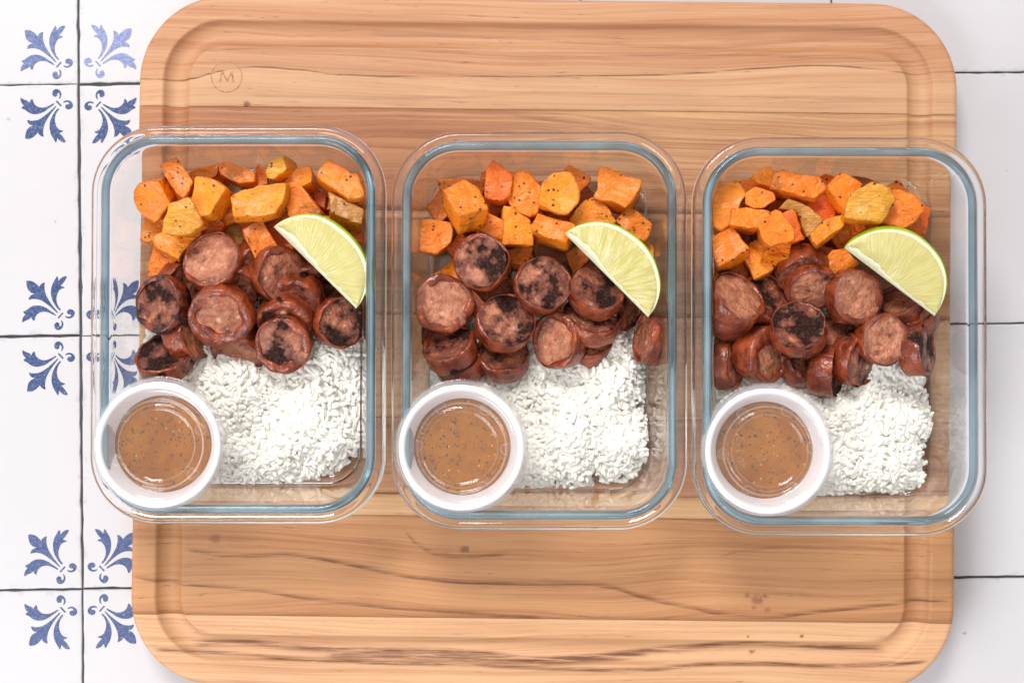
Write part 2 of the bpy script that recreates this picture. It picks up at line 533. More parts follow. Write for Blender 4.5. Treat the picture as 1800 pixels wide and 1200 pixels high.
MPOLY = [[(-15,-9.5),(-8,-9.5),(-8,-8.3),(-10,-8),(-8.2,5.5),(0.8,-9.5),(2,-9.5),(7.8,4.8),(10.2,-8),(8.2,-8.3),(8.2,-9.5),(15.6,-9.5),(15.6,-8.3),(13.8,-8),(11.2,8),(13,8.3),(13,9.5),(7.2,9.5),(1.4,-4),(-6.6,9.5),(-12.6,9.5),(-12.6,8.3),(-10.6,8),(-13,-8),(-15,-8.3)]]
lm = link('letter', letter_mesh('letter', MPOLY, S * 0.98, M_BRAND), mark, (0, 0, 0.00006))

# ------------------------------------------------------------------ glass containers
CA, CB, CR = 0.0787, 0.1060, 0.0365
GZ = ZB + 0.0003
PROFILE = [(60, 0.0), (27, 0.0), (21, 0.3), (17.2, 2.0), (15.6, 6.0), (11.5, 28), (8.2, 45.5), (7.4, 47.6), (4.5, 48.0), (1.6, 48.2), (0.3, 48.9), (0.0, 49.9), (0.5, 51.3), (1.7, 52.6), (3.1, 52.9), (4.5, 52.3), (5.8, 51.6), (6.3, 53.6), (7.3, 55.0), (8.6, 55.1), (9.8, 54.6), (10.5, 53.0), (11.0, 50), (15.0, 26), (17.6, 10.5), (19.4, 6.4), (23.0, 4.7), (29, 4.5), (60, 4.5)]
def inner_inset(z):
    """inset of the inside wall at absolute height z"""
    zz = np.clip((np.asarray(z) - GZ) * 1000, 4.5, 60)
    return np.interp(zz, [4.5, 4.7, 6.4, 10.5, 26, 50, 53, 60], [27, 23, 19.4, 17.6, 15.0, 11.0, 10.5, 10.5]) / 1000
def rrect(hw, hh, r, nc=16):
    P = []
    ns, nl = 10, 16
    for (sx, sy, a0) in ((1, 1, 0), (-1, 1, 90), (-1, -1, 180), (1, -1, 270)):
        for k in range(nc + 1):
            a = R(a0 + 90.0 * k / nc)
            P.append((sx * (hw - r) + r * math.cos(a), sy * (hh - r) + r * math.sin(a)))
        # straight run to the next corner
        last = P[-1]
        nx = {0: (-(hw - r), hh), 90: (-hw, -(hh - r)), 180: (hw - r, -hh), 270: (hw, hh - r)}[a0]
        m = ns if a0 in (0, 180) else nl
        for k in range(1, m):
            P.append((last[0] + (nx[0] - last[0]) * k / m, last[1] + (nx[1] - last[1]) * k / m))
    return np.array(P)
def mat_glass():
    t = NT('clear_glass')
    t.t.nodes.remove(t.b)
    g = t.new('ShaderNodeBsdfGlass')
    g.inputs['Color'].default_value = (1, 1, 1, 1)
    g.inputs['Roughness'].default_value = 0.0
    g.inputs['IOR'].default_value = 1.50
    t.t.links.new(g.outputs[0], t.out.inputs['Surface'])
    v = t.new('ShaderNodeVolumeAbsorption')
    v.inputs['Color'].default_value = (0.45, 0.78, 0.86, 1)
    v.inputs['Density'].default_value = 5
    t.t.links.new(v.outputs[0], t.out.inputs['Volume'])
    return t.m
M_GLASS = mat_glass()
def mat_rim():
    t = NT('tinted_rim_painted_light')
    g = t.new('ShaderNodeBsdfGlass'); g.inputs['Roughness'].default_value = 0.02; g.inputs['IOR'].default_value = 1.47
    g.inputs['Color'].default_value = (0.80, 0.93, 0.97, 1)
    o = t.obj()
    t.p(Base_Color=t.mix(t.noise(o, 60, 3), (0.34, 0.46, 0.52), (0.50, 0.60, 0.64)), Roughness=0.12)  # blue-grey painted in for room light refracted through the wall, beside the glass tint
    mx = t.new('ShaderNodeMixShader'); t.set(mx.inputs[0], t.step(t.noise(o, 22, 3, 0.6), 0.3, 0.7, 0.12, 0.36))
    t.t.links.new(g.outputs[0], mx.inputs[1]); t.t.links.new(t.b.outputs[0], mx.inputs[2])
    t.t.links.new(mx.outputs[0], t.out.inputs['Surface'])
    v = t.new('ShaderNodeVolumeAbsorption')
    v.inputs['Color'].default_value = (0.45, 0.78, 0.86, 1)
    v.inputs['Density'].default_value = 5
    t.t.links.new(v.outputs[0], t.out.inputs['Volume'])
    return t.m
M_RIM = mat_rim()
def container_mesh():
    prof = [PROFILE[0]] + [tuple(p) for p in chaikin(PROFILE[1:-1], 2, 0.25)] + [PROFILE[-1]]
    rings = []
    for (o, z) in prof:
        o /= 1000.0
        rings.append(np.column_stack([rrect(CA - o, CB - o, max(CR - o, 0.0085) if o < .05 else 0.006), np.full(4 * 17 + 2 * 9 + 2 * 15, z / 1000.0)]))
    n = len(rings[0])
    V = np.concatenate(rings)
    F = ring_faces(len(rings), n, True, True)
    F.append(tuple(range(n))[::-1])
    F.append(tuple((len(rings) - 1) * n + i for i in range(n)))
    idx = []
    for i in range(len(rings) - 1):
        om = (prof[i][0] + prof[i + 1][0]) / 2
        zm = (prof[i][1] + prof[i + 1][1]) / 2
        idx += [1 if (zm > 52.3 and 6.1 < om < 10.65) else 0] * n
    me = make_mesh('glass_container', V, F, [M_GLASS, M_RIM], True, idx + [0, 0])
    bm = bmesh.new(); bm.from_mesh(me)
    bmesh.ops.recalc_face_normals(bm, faces=bm.faces)
    bm.to_mesh(me); bm.free()
    return me
CPX = [(418.5, 569.5), (948, 580), (1476, 590)]
CROT = [0.0, 0.0, R(-0.15)]
CCEN = []
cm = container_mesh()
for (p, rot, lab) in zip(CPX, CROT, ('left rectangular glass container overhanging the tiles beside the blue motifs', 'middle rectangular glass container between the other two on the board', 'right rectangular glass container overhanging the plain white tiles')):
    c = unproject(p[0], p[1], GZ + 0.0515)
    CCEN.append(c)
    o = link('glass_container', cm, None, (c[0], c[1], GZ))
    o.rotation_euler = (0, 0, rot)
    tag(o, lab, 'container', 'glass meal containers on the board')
FLOOR = GZ + 0.0045

def clamp_in(P, ci, margin=0.0004):
    """keep world points inside the container's inner wall and above its floor"""
    P = np.array(P, float)
    c = CCEN[ci]
    o = inner_inset(P[:, 2]) + margin
    hw, hh = CA - o, CB - o
    r = np.maximum(CR - o, 0.0085)
    x, y = P[:, 0] - c[0], P[:, 1] - c[1]
    sx, sy = np.sign(x), np.sign(y)
    ax, ay = np.minimum(np.abs(x), hw), np.minimum(np.abs(y), hh)
    qx, qy = ax - (hw - r), ay - (hh - r)
    L = np.hypot(np.maximum(qx, 0), np.maximum(qy, 0))
    k = np.where((qx > 0) & (qy > 0) & (L > r), r / np.maximum(L, 1e-9), 1.0)
    ax = np.where((qx > 0) & (qy > 0), (hw - r) + qx * k, ax)
    ay = np.where((qx > 0) & (qy > 0), (hh - r) + qy * k, ay)
    P[:, 0], P[:, 1] = c[0] + sx * ax, c[1] + sy * ay
    P[:, 2] = np.maximum(P[:, 2], FLOOR + 0.0003)
    return P

# ------------------------------------------------------------------ sweet potato
def mat_potato(name, a, b, roast, skin=None, dark=0.0):
    t = NT(name)
    o = t.obj()
    w = t.math('MULTIPLY', t.rand(), 40.0)
    n1 = t.noise(o, 120, 4, 0.6, w)
    fib = t.noise(t.mapping(o, (0, 0, 0), (0.3, 0.2, 0.5), (160, 700, 300)), 1.0, 3, 0.6, w)
    c = t.mix(t.step(n1, 0.3, 0.7), a, b)
    c = t.mix(t.math('MULTIPLY', t.step(fib, 0.5, 0.72), 0.22), c, tuple(min(1, v * 1.12 + 0.02) for v in b))
    if skin:
        sf = t.noise(t.mapping(o, (0, 0, 0), (0, 0, 0.35), (150, 1500, 200)), 1.0, 4, 0.65, w)
        c = t.mix(t.step(sf, 0.36, 0.66), skin[0], skin[1])
        c = t.mix(t.math('MULTIPLY', t.step(t.noise(o, 90, 4, 0.6, w), 0.56, 0.72), 0.75), c, skin[2])
    br = t.step(t.noise(o, 75, 4, 0.6, t.math('ADD', w, 7.0)), 0.66 - 0.16 * roast, 0.80 - 0.10 * roast)
    c = t.mix(t.math('MULTIPLY', br, 0.75), c, (0.26, 0.075, 0.012))
    pt = t.new('ShaderNodeNewGeometry').outputs['Pointiness']
    eb = t.math('MULTIPLY', t.step(pt, 0.505, 0.545), t.step(t.noise(o, 130, 3, 0.6, t.math('ADD', w, 3.0)), 0.42, 0.62))
    c = t.mix(t.math('MULTIPLY', eb, 0.65), c, (0.36, 0.095, 0.012))
    if dark:
        c = t.mix(dark, c, (0.10, 0.025, 0.012))
    v = t.voro(o, 380, w)
    sp = t.math('MULTIPLY', t.step(t.math('ADD', v.outputs['Distance'], t.math('MULTIPLY', t.noise(o, 1500, 2, 0.6, w), 0.5)), 0.62, 0.50), t.step(t.sep(v.outputs['Color'])[0], 0.70, 0.72))
    c = t.mix(t.math('MULTIPLY', sp, 0.92), c, (0.025, 0.012, 0.008))
    t.p(Base_Color=c, Roughness=t.step(t.noise(o, 200, 2, 0.5, w), 0.3, 0.7, 0.24, 0.5), Subsurface_Weight=0.18)
    t.b.inputs['Specular IOR Level'].default_value = 0.38
    t.b.inputs['Subsurface Radius'].default_value = (1.0, 0.35, 0.08)
    t.b.inputs['Subsurface Scale'].default_value = 0.0025
    t.b.inputs['Coat Weight'].default_value = 0.08; t.b.inputs['Coat Roughness'].default_value = 0.15
    wr = t.noise(t.mapping(o, (0, 0, 0), (0.2, 0.1, 0.4), (150, 240, 200)), 1.0, 3, 0.55, w, 1.2)
    h = t.math('ADD', wr, t.math('MULTIPLY', fib, 0.22))
    t.bump(h, 0.0024 if not skin else 0.0016, 0.85)
    return t.m
M_POT = {
 'pale': mat_potato('sweet_potato_pale', (0.757, 0.193, 0.005), (0.825, 0.268, 0.011), 0.28),
 'flesh': mat_potato('sweet_potato_flesh', (0.737, 0.162, 0.004), (0.795, 0.218, 0.008), 0.42),
 'deep': mat_potato('sweet_potato_deep', (0.660, 0.098, 0.002), (0.737, 0.141, 0.004), 0.35),
 'roast': mat_potato('sweet_potato_roasted', (0.660, 0.141, 0.004), (0.757, 0.209, 0.010), 1.0),
 'dark': mat_potato('sweet_potato_scorched', (0.388, 0.085, 0.010), (0.485, 0.128, 0.013), 0.9, dark=0.45),
}
M_SKIN = {
 'skin': mat_potato('sweet_potato_skin', (0.728, 0.255, 0.026), (0.776, 0.298, 0.032), 0.05, ((0.485, 0.193, 0.011), (0.698, 0.332, 0.029), (0.388, 0.153, 0.014))),
 'olive': mat_potato('sweet_potato_olive_skin', (0.582, 0.255, 0.026), (0.582, 0.255, 0.032), 0.1, ((0.388, 0.171, 0.013), (0.533, 0.255, 0.026), (0.291, 0.136, 0.019))),
 'brownskin': mat_potato('sweet_potato_brown_skin', (0.582, 0.255, 0.026), (0.582, 0.255, 0.032), 0.3, ((0.349, 0.136, 0.019), (0.601, 0.281, 0.058), (0.194, 0.085, 0.019))),
}
POT_N = [0]
GROUPC = ('left container', 'middle container', 'right container')
def chunk(ci, poly, off, z, kind, label, depth=18.0):
    POT_N[0] += 1
    seed = 100 + POT_N[0]
    rs = np.random.RandomState(seed)
    zt = ZB + z / 1000.0
    s = scale_at(zt)
    d = np.array([off[0] * s, -off[1] * s])
    L = np.linalg.norm(d)
    D = max(depth / 1000.0, L / 0.62)
    sin = min(L / D, 0.62)
    slope = (d / L) * (sin / math.sqrt(1 - sin * sin)) * 0.8 if L > 1e-6 else np.zeros(2)
    slope = slope + rs.uniform(-.10, .10, 2)
    pp = np.array(poly, float)
    cpx = pp.mean(0)
    poly = [tuple(cpx + (q - cpx) * (1.20 if z < 33 else 1.08)) for q in pp]
    c = np.array(unproject(cpx[0], cpx[1], zt))
    pts = chaikin(chaikin(poly, 1, 0.05, True), 1, 0.25, True)
    top = []
    for q in pts:
        zz = zt
        for _ in range(3):
            x, y = unproject(q[0], q[1], zz)
            zz = zt + slope @ (np.array([x, y]) - c)
        top.append((x, y, zz))
    N = 64
    top = resample([np.array(v) for v in top], N)
    nrm = np.array([-slope[0], -slope[1], 1.0]); nrm /= np.linalg.norm(nrm)
    cen = top.mean(0)
    e = 0.0007
    sag = rs.uniform(-0.0003, 0.0011)
    bulge = rs.uniform(-0.05, 0.05)
    btm = rs.uniform(0.84, 1.0)
    prof = [(0.02, 0), (0.2, 0), (0.4, 0), (0.58, 0), (0.74, 0), (0.86, 0), (0.935, 0.00008), (0.975, e * 0.35), (1.0, e * 1.1), (1.0 + bulge * .5, D * 0.22), (1.0 + bulge, D * 0.42), (1 + bulge * .6, D * 0.64), (btm, D - e * 1.2), (btm * 0.93, D), (btm * 0.5, D), (0.02, D)]
    V = []
    for (f, dep) in prof:
        q = cen + (top - cen) * f - nrm * dep
        if dep == 0: q = q - nrm * sag * (1 - f * f)
        V.append(q)
    V = np.concatenate(V)
    disp = np.stack([sinnoise(V, 260, seed * 3 + i) for i in range(3)], 1) * 0.00060
    disp += np.stack([sinnoise(V, 800, seed * 7 + i) for i in range(3)], 1) * 0.00026
    V = V + disp
    V = clamp_in(V, ci)
    F = ring_faces(len(prof), N, True, True)
    nf = len(F)
    F.append(tuple(range(N))); F.append(tuple((len(prof) - 1) * N + i for i in range(N))[::-1])
    if kind in M_SKIN:
        mats = [M_POT['pale'], M_SKIN[kind]]
        idx = [1 if (i // N) < 8 else 0 for i in range(nf)] + [1, 0]
    else:
        mats, idx = [M_POT[kind]], None
    org = np.array([cen[0], cen[1], V[:, 2].min()])
    me = make_mesh('sweet_potato_chunk', V - org, F, mats, True, idx, True)
    o = link('sweet_potato_chunk', me, None, org)
    tag(o, label, 'sweet potato', 'roasted sweet potato chunks in the ' + GROUPC[ci])
    return o

# (container, outline of the upper face, shift of the lower face, height mm, kind, label)
POTATOES = [
 # --- bottoms of the piles
 (0,[(463, 399), (432, 415), (414, 380), (451, 368)],(0,2),23,'roast','shaded chunk at the bottom of the left pile, under the wide ridged block'),
 (0,[(554, 396), (522, 410), (507, 377), (537, 368)],(0,2),23,'deep','shaded chunk at the bottom of the left pile, behind the left lime wedge'),
 (0,[(617, 368), (578, 369), (582, 331), (611, 336)],(0,2),23,'roast','shaded chunk at the bottom of the left pile, under the large peppered corner chunk'),
 (0,[(342, 371), (308, 374), (303, 339), (337, 337)],(0,2),23,'deep','shaded chunk at the bottom of the left pile, under the tall roast-patched chunk'),
 (0,[(391, 450), (362, 440), (381, 408), (410, 424)],(0,2),23,'roast','shaded chunk at the bottom of the left pile, against the pale pink sausage slice'),
 (1,[(841, 399), (810, 408), (803, 375), (838, 369)],(0,2),23,'deep','shaded chunk at the bottom of the middle pile, under the big tilted cube'),
 (1,[(985, 431), (958, 424), (963, 389), (993, 398)],(0,2),23,'roast','shaded chunk at the bottom of the middle pile, beside the domed chunk'),
 (1,[(1072, 413), (1043, 418), (1039, 382), (1075, 380)],(0,2),23,'roast','shaded chunk at the bottom of the middle pile, under the middle lime wedge'),
 (1,[(939, 398), (901, 408), (890, 377), (924, 366)],(0,2),23,'deep','shaded chunk at the bottom of the middle pile, under the wrinkled deep-ridged chunk'),
 (1,[(814, 464), (787, 435), (810, 408), (833, 433)],(0,2),23,'deep','shaded chunk at the bottom of the middle pile, right of the lone blocky chunk'),
 (2,[(1407, 361), (1379, 359), (1384, 330), (1413, 331)],(0,2),23,'roast','shaded chunk at the bottom of the right pile, under the knotty log front'),
 (2,[(1353, 380), (1319, 380), (1321, 345), (1351, 347)],(0,2),23,'deep','shaded chunk at the bottom of the right pile, right of the long pale slab'),
 (2,[(1503, 424), (1474, 435), (1456, 403), (1491, 386)],(0,2),23,'roast','shaded chunk at the bottom of the right pile, left of the right lime wedge'),
 (2,[(1564, 418), (1530, 416), (1535, 382), (1569, 389)],(0,2),23,'deep','shaded chunk at the bottom of the right pile, under the far right block'),
 (2,[(1440, 442), (1423, 462), (1396, 440), (1419, 415)],(0,2),23,'deep','shaded chunk at the bottom of the right pile, above the arched red slice'),
 # --- left container
 (0,[(334,303),(360,297),(381,290),(379,306),(362,316),(340,316)],(2,6),30,'roast','browned sweet potato chunk at the back of the left container, behind the pale wedge-shaped chunk'),
 (0,[(373,312),(384,301),(392,310),(387,323),(376,322)],(0,2),24,'deep','small orange sweet potato bit left of the browned-top chunk in the left container'),
 (0,[(386,365),(400,345),(412,358),(415,386),(396,394),(384,385)],(0,4),26,'flesh','low sweet potato chunk tucked left of the ridged block in the left container'),
 (0,[(394,398),(412,390),(436,394),(420,434),(398,420)],(0,2),22,'olive','olive-skinned sweet potato chunk low in the gap above the pink slice, left container'),
 (0,[(346,404),(376,383),(392,396),(382,412),(358,418)],(4,2),28,'deep','peppered orange chunk right of the striped yellow-skinned one, left container'),
 (0,[(467,403),(480,390),(504,380),(512,436),(488,434)],(-3,4),26,'deep','thin orange sweet potato edge showing under the left tip of the left lime wedge'),
 (0,[(418,440),(430,436),(440,470),(430,478),(420,468)],(0,0),22,'deep','orange sliver right of the pale pink sausage slice in the left container'),
 (0,[(550,336),(572,340),(570,366),(552,356)],(0,2),22,'deep','shaded orange bit in the gap below the large peppered corner chunk, left container'),
 (0,[(568,380),(600,388),(640,402),(641,424),(606,416),(570,402)],(-2,6),30,'deep','orange chunk against the right glass wall below the dark-skinned chunk, left container'),
 (0,[(250,417),(256,386),(290,374),(292,404),(272,428)],(-2,2),24,'pale','yellowish low chunk below the leftmost chunk in the left container'),
 (0,[(262,482),(269,436),(286,440),(308,458),(288,484)],(-2,2),26,'flesh','lone orange chunk lowest in the left pile, above the dark-rimmed sausage slice'),
 (0,[(270,420),(290,408),(316,410),(348,405),(347,418),(320,436),(313,453),(280,434)],(0,6),32,'pale','crumbly pale orange chunk just below the striped yellow-skinned one, left container'),
 (0,[(234,341),(243,325),(274,322),(296,356),(268,392),(246,369)],(4,-26),40,'flesh','leftmost peppered orange chunk standing on end by the left glass wall of the left container'),
 (0,[(282,293),(313,281),(338,318),(322,349)],(-9,17),42,'roast','tall chunk with one big brown roast patch, back left of the left container'),
 (0,[(447,308),(454,291),(468,301),(471,322),(448,326)],(0,4),32,'flesh','small peppered orange chunk between the browned-top and scabby pieces, left container'),
 (0,[(388,288),(394,284),(446,300),(447,316),(418,320),(389,305)],(-1,14),38,'roast','browned-top chunk with smooth orange front, middle of the back row, left container'),
 (0,[(499,320),(518,296),(542,291),(547,318),(520,331)],(2,14),36,'pale','light orange chunk just right of the scabby-skinned piece, left container'),
 (0,[(468,298),(476,282),(498,273),(503,298),(482,312),(470,310)],(18,6),42,'skin','scabby tan-skinned chunk sticking up highest in the back row, left container'),
 (0,[(504,330),(528,328),(543,347),(563,368),(563,384),(508,384),(500,345)],(0,6),38,'roast','rounded orange chunk directly above the left lime wedge peel'),
 (0,[(557,306),(578,279),(618,307),(630,305),(641,344),(614,348)],(-7,15),42,'flesh','large peppered chunk in the back right corner of the left container'),
 (0,[(578,337),(638,368),(634,394),(580,372)],(-5,15),42,'brownskin','chunk with grey-brown skin strip above the right end of the left lime wedge'),
 (0,[(426,402),(461,387),(490,436),(454,462)],(-16,6),42,'roast','browned orange block right above the two stacked slices, left container'),
 (0,[(333,348),(344,314),(372,315),(392,331),(368,372),(348,379)],(14,12),48,'pale','pale wedge-shaped chunk with smooth faces in the middle of the left pile'),
 (0,[(408,347),(425,335),(455,326),(499,325),(496,350),(485,372),(412,382)],(2,11),48,'pale','wide ridged block with peppery flat top, centre of the left pile'),
 (0,[(295,358),(330,348),(341,360),(356,394),(332,409),(310,412),(288,410),(292,378)],(0,-7),50,'skin','striped yellow-skinned chunk facing up, front left of the left pile'),
 # --- middle container
 (1,[(777,316),(800,314),(825,316),(845,324),(838,340),(780,342)],(0,6),26,'roast','chunk half hidden behind the big tilted cube, middle container'),
 (1,[(749,364),(775,333),(790,374),(772,388)],(0,4),24,'roast','browned corner poking out left of the big tilted cube, middle container'),
 (1,[(848,304),(862,297),(860,326),(843,336)],(0,2),26,'flesh','narrow orange sliver left of the upright deep orange piece, middle container'),
 (1,[(854,350),(890,350),(890,366),(872,384),(854,374)],(0,2),22,'roast','wrinkled brown chunk in the gap below the upright deep orange piece, middle container'),
 (1,[(893,440),(937,430),(930,462),(902,458)],(-2,4),26,'flesh','small orange chunk wedged above the two charred slices, middle container'),
 (1,[(753,492),(795,458),(812,488),(785,504)],(0,2),22,'flesh','orange corner showing between the top two sausage slices at the left, middle container'),
 (1,[(1013,364),(1017,337),(1028,328),(1044,347),(1028,360)],(0,2),26,'dark','dark roasted chunk behind the square pale yellow piece, middle container'),
 (1,[(958,370),(1008,364),(1006,386),(980,392)],(0,2),22,'roast','shaded brown chunk under the square pale yellow piece, middle container'),
 (1,[(940,428),(990,442),(992,458),(950,460)],(0,2),22,'dark','dark low chunk below the long orange block, middle container'),
 (1,[(994,450),(1020,432),(1032,455),(1010,478)],(0,2),24,'roast','brownish chunk just left of the middle lime wedge chord'),
 (1,[(1131,423),(1150,436),(1149,452),(1136,447)],(0,2),26,'pale','tiny orange bit outside the right edge of the middle lime wedge'),
 (1,[(990,305),(999,290),(1036,310),(1030,322),(1014,338),(998,330)],(0,3),34,'flesh','peppery chunk peeking out behind the square pale yellow piece, middle container'),
 (1,[(732,402),(743,388),(794,390),(790,428),(770,444),(736,440)],(4,6),34,'flesh','lone blocky chunk farthest left in the middle container'),
 (1,[(893,348),(900,306),(914,299),(927,301),(950,322),(953,345),(944,372),(930,379),(900,364)],(-2,9),38,'flesh','wrinkled deep-ridged chunk right of the upright deep orange piece, middle container'),
 (1,[(833,394),(854,372),(892,391),(884,420),(850,412),(838,404)],(-2,6),36,'flesh','flat orange chunk above the topmost charred slice, middle container'),
 (1,[(884,392),(888,362),(904,364),(925,382),(934,398),(937,430),(885,428)],(-8,0),40,'pale','wrinkled domed chunk in the centre of the middle pile'),
 (1,[(1003,387),(1028,354),(1044,346),(1062,358),(1082,389),(1078,396),(1010,396)],(-5,5),36,'pale','wrinkled orange chunk directly above the middle lime wedge peel'),
 (1,[(1082,389),(1099,368),(1118,370),(1145,394),(1143,412),(1132,426),(1100,408)],(2,4),34,'flesh','chunk right of the middle lime wedge top, nearest the right glass wall'),
 (1,[(859,299),(867,282),(900,306),(895,343),(881,352),(850,348),(855,325)],(-3,3),42,'deep','upright deep orange smooth piece at the back of the middle container'),
 (1,[(1053,295),(1125,315),(1124,332),(1108,356),(1095,362),(1046,344),(1054,328)],(2,13),40,'flesh','dished square chunk with peppered top, back right of the middle container'),
 (1,[(934,405),(949,374),(988,389),(1010,395),(996,424)],(-1,18),44,'flesh','long orange block left of the middle lime wedge tip'),
 (1,[(951,362),(955,320),(973,304),(1003,306),(1017,335),(1015,354),(1001,371),(984,372)],(0,3),48,'pale','square pale yellow piece lying flat in the middle pile'),
 (1,[(781,332),(816,315),(843,334),(857,364),(811,376)],(-8,36),48,'flesh','big tilted cube showing three faces, left side of the middle pile'),
 # --- right container
 (2,[(1284,322),(1300,316),(1320,313),(1334,326),(1312,340)],(0,4),32,'flesh','orange chunk at the back left corner, behind the long slab, right container'),
 (2,[(1443,314),(1453,307),(1468,315),(1456,332)],(0,4),30,'flesh','small orange bit between the knotty log and the ridged block, right container'),
 (2,[(1356,336),(1386,342),(1366,372),(1350,378)],(0,3),24,'deep','deep orange chunk in the shade below the knotty log, right container'),
 (2,[(1290,398),(1318,400),(1316,428),(1300,422)],(0,2),24,'dark','dark chunk in the gap right of the square speckled cube, right container'),
 (2,[(1405,446),(1428,430),(1464,438),(1452,462),(1420,468)],(0,3),26,'roast','browned chunk in the gap above the curled sausage casing, right container'),
 (2,[(1280,478),(1306,462),(1320,492),(1300,502)],(0,2),22,'roast','orange bit showing above the thick diagonal sausage piece, right container'),
 (2,[(1250,480),(1264,468),(1262,502),(1251,502)],(0,0),22,'flesh','orange sliver against the left glass below the square cube, right container'),
 (2,[(1498,309),(1526,312),(1554,326),(1540,334),(1512,326)],(0,2),34,'dark','blackened strip behind the big yellow-skinned piece, right container'),
 (2,[(1562,330),(1578,316),(1592,336),(1575,342)],(0,2),32,'roast','pointed brown tip rising behind the far right block, right container'),
 (2,[(1495,388),(1514,386),(1520,404),(1500,412)],(0,2),28,'deep','shaded orange bit between the big yellow-skinned piece and the right lime wedge'),
 (2,[(1592,398),(1626,364),(1636,370),(1628,408),(1610,410)],(0,4),32,'deep','reddish orange piece farthest right, behind the right lime wedge'),
 (2,[(1311,458),(1319,430),(1338,418),(1358,471),(1328,485)],(0,4),30,'pale','yellow chunk just right of the square speckled cube, right container'),
 (2,[(1322,310),(1343,297),(1355,297),(1364,313),(1356,330),(1336,326)],(0,5),36,'pale','bright yellow-orange chunk left of the knotty log, right container'),
 (2,[(1418,362),(1445,336),(1458,342),(1468,362),(1466,382),(1445,392)],(-4,3),36,'deep','smooth deep orange chunk left of the ridged block, right container'),
 (2,[(1250,382),(1254,338),(1284,322),(1300,324),(1310,342),(1284,388),(1268,402),(1252,392)],(0,4),40,'pale','long pale slab leaning on the left glass wall, right container'),
 (2,[(1310,358),(1311,340),(1326,330),(1355,337),(1361,349),(1342,362),(1324,366)],(0,5),42,'flesh','small peppered chunk right of the long pale slab, right container'),
 (2,[(1359,330),(1366,302),(1378,298),(1441,314),(1453,330),(1432,348),(1407,342)],(-1,7),44,'roast','log-shaped chunk with a dark knot at the back of the right container'),
 (2,[(1283,394),(1286,366),(1316,363),(1351,374),(1335,402),(1310,397)],(0,5),44,'flesh','two-tone chunk with a yellow skin corner above the square cube, right container'),
 (2,[(1249,420),(1286,396),(1311,432),(1315,438),(1264,468)],(4,10),42,'flesh','square speckled cube by the left glass wall, right container'),
 (2,[(1344,448),(1350,432),(1394,424),(1384,456)],(-4,24),40,'flesh','block with a shaded front face just above the dark slices, right container'),
 (2,[(1369,368),(1388,350),(1412,358),(1443,383),(1420,414),(1408,398),(1398,370)],(2,5),44,'brownskin','brown-skinned flat chunk in the centre of the right pile'),
 (2,[(1427,410),(1440,394),(1484,375),(1482,396),(1438,433)],(14,8),44,'pale','wedge chunk left of the right lime tip, its left face yellow'),
 (2,[(1450,458),(1468,442),(1484,440),(1514,464),(1490,474),(1462,488)],(0,5),36,'roast','golden browned chunk under the left tip of the right lime wedge'),
 (2,[(1372,379),(1393,367),(1402,388),(1416,418),(1395,423)],(0,4),46,'deep','orange piece pressed against the right of the bright flat-topped block, right container'),
 (2,[(1335,388),(1363,372),(1374,380),(1393,402),(1395,420),(1355,431),(1342,420)],(0,5),50,'flesh','bright flat-topped orange block in the front of the right pile'),
 (2,[(1456,328),(1480,302),(1518,324),(1490,366),(1483,368)],(-3,6),46,'flesh','ridged orange block left of the big yellow-skinned piece, right container'),
 (2,[(1570,334),(1580,334),(1614,346),(1625,366),(1602,392),(1590,397),(1552,392),(1572,350)],(0,5),44,'flesh','far right block with a crumpled front, above the right lime wedge'),
 (2,[(1487,376),(1500,340),(1530,321),(1562,330),(1577,348),(1548,390),(1490,381)],(0,5),52,'skin','big wrinkled yellow-skinned piece above the right lime wedge'),
]
for p in POTATOES: chunk(*p)

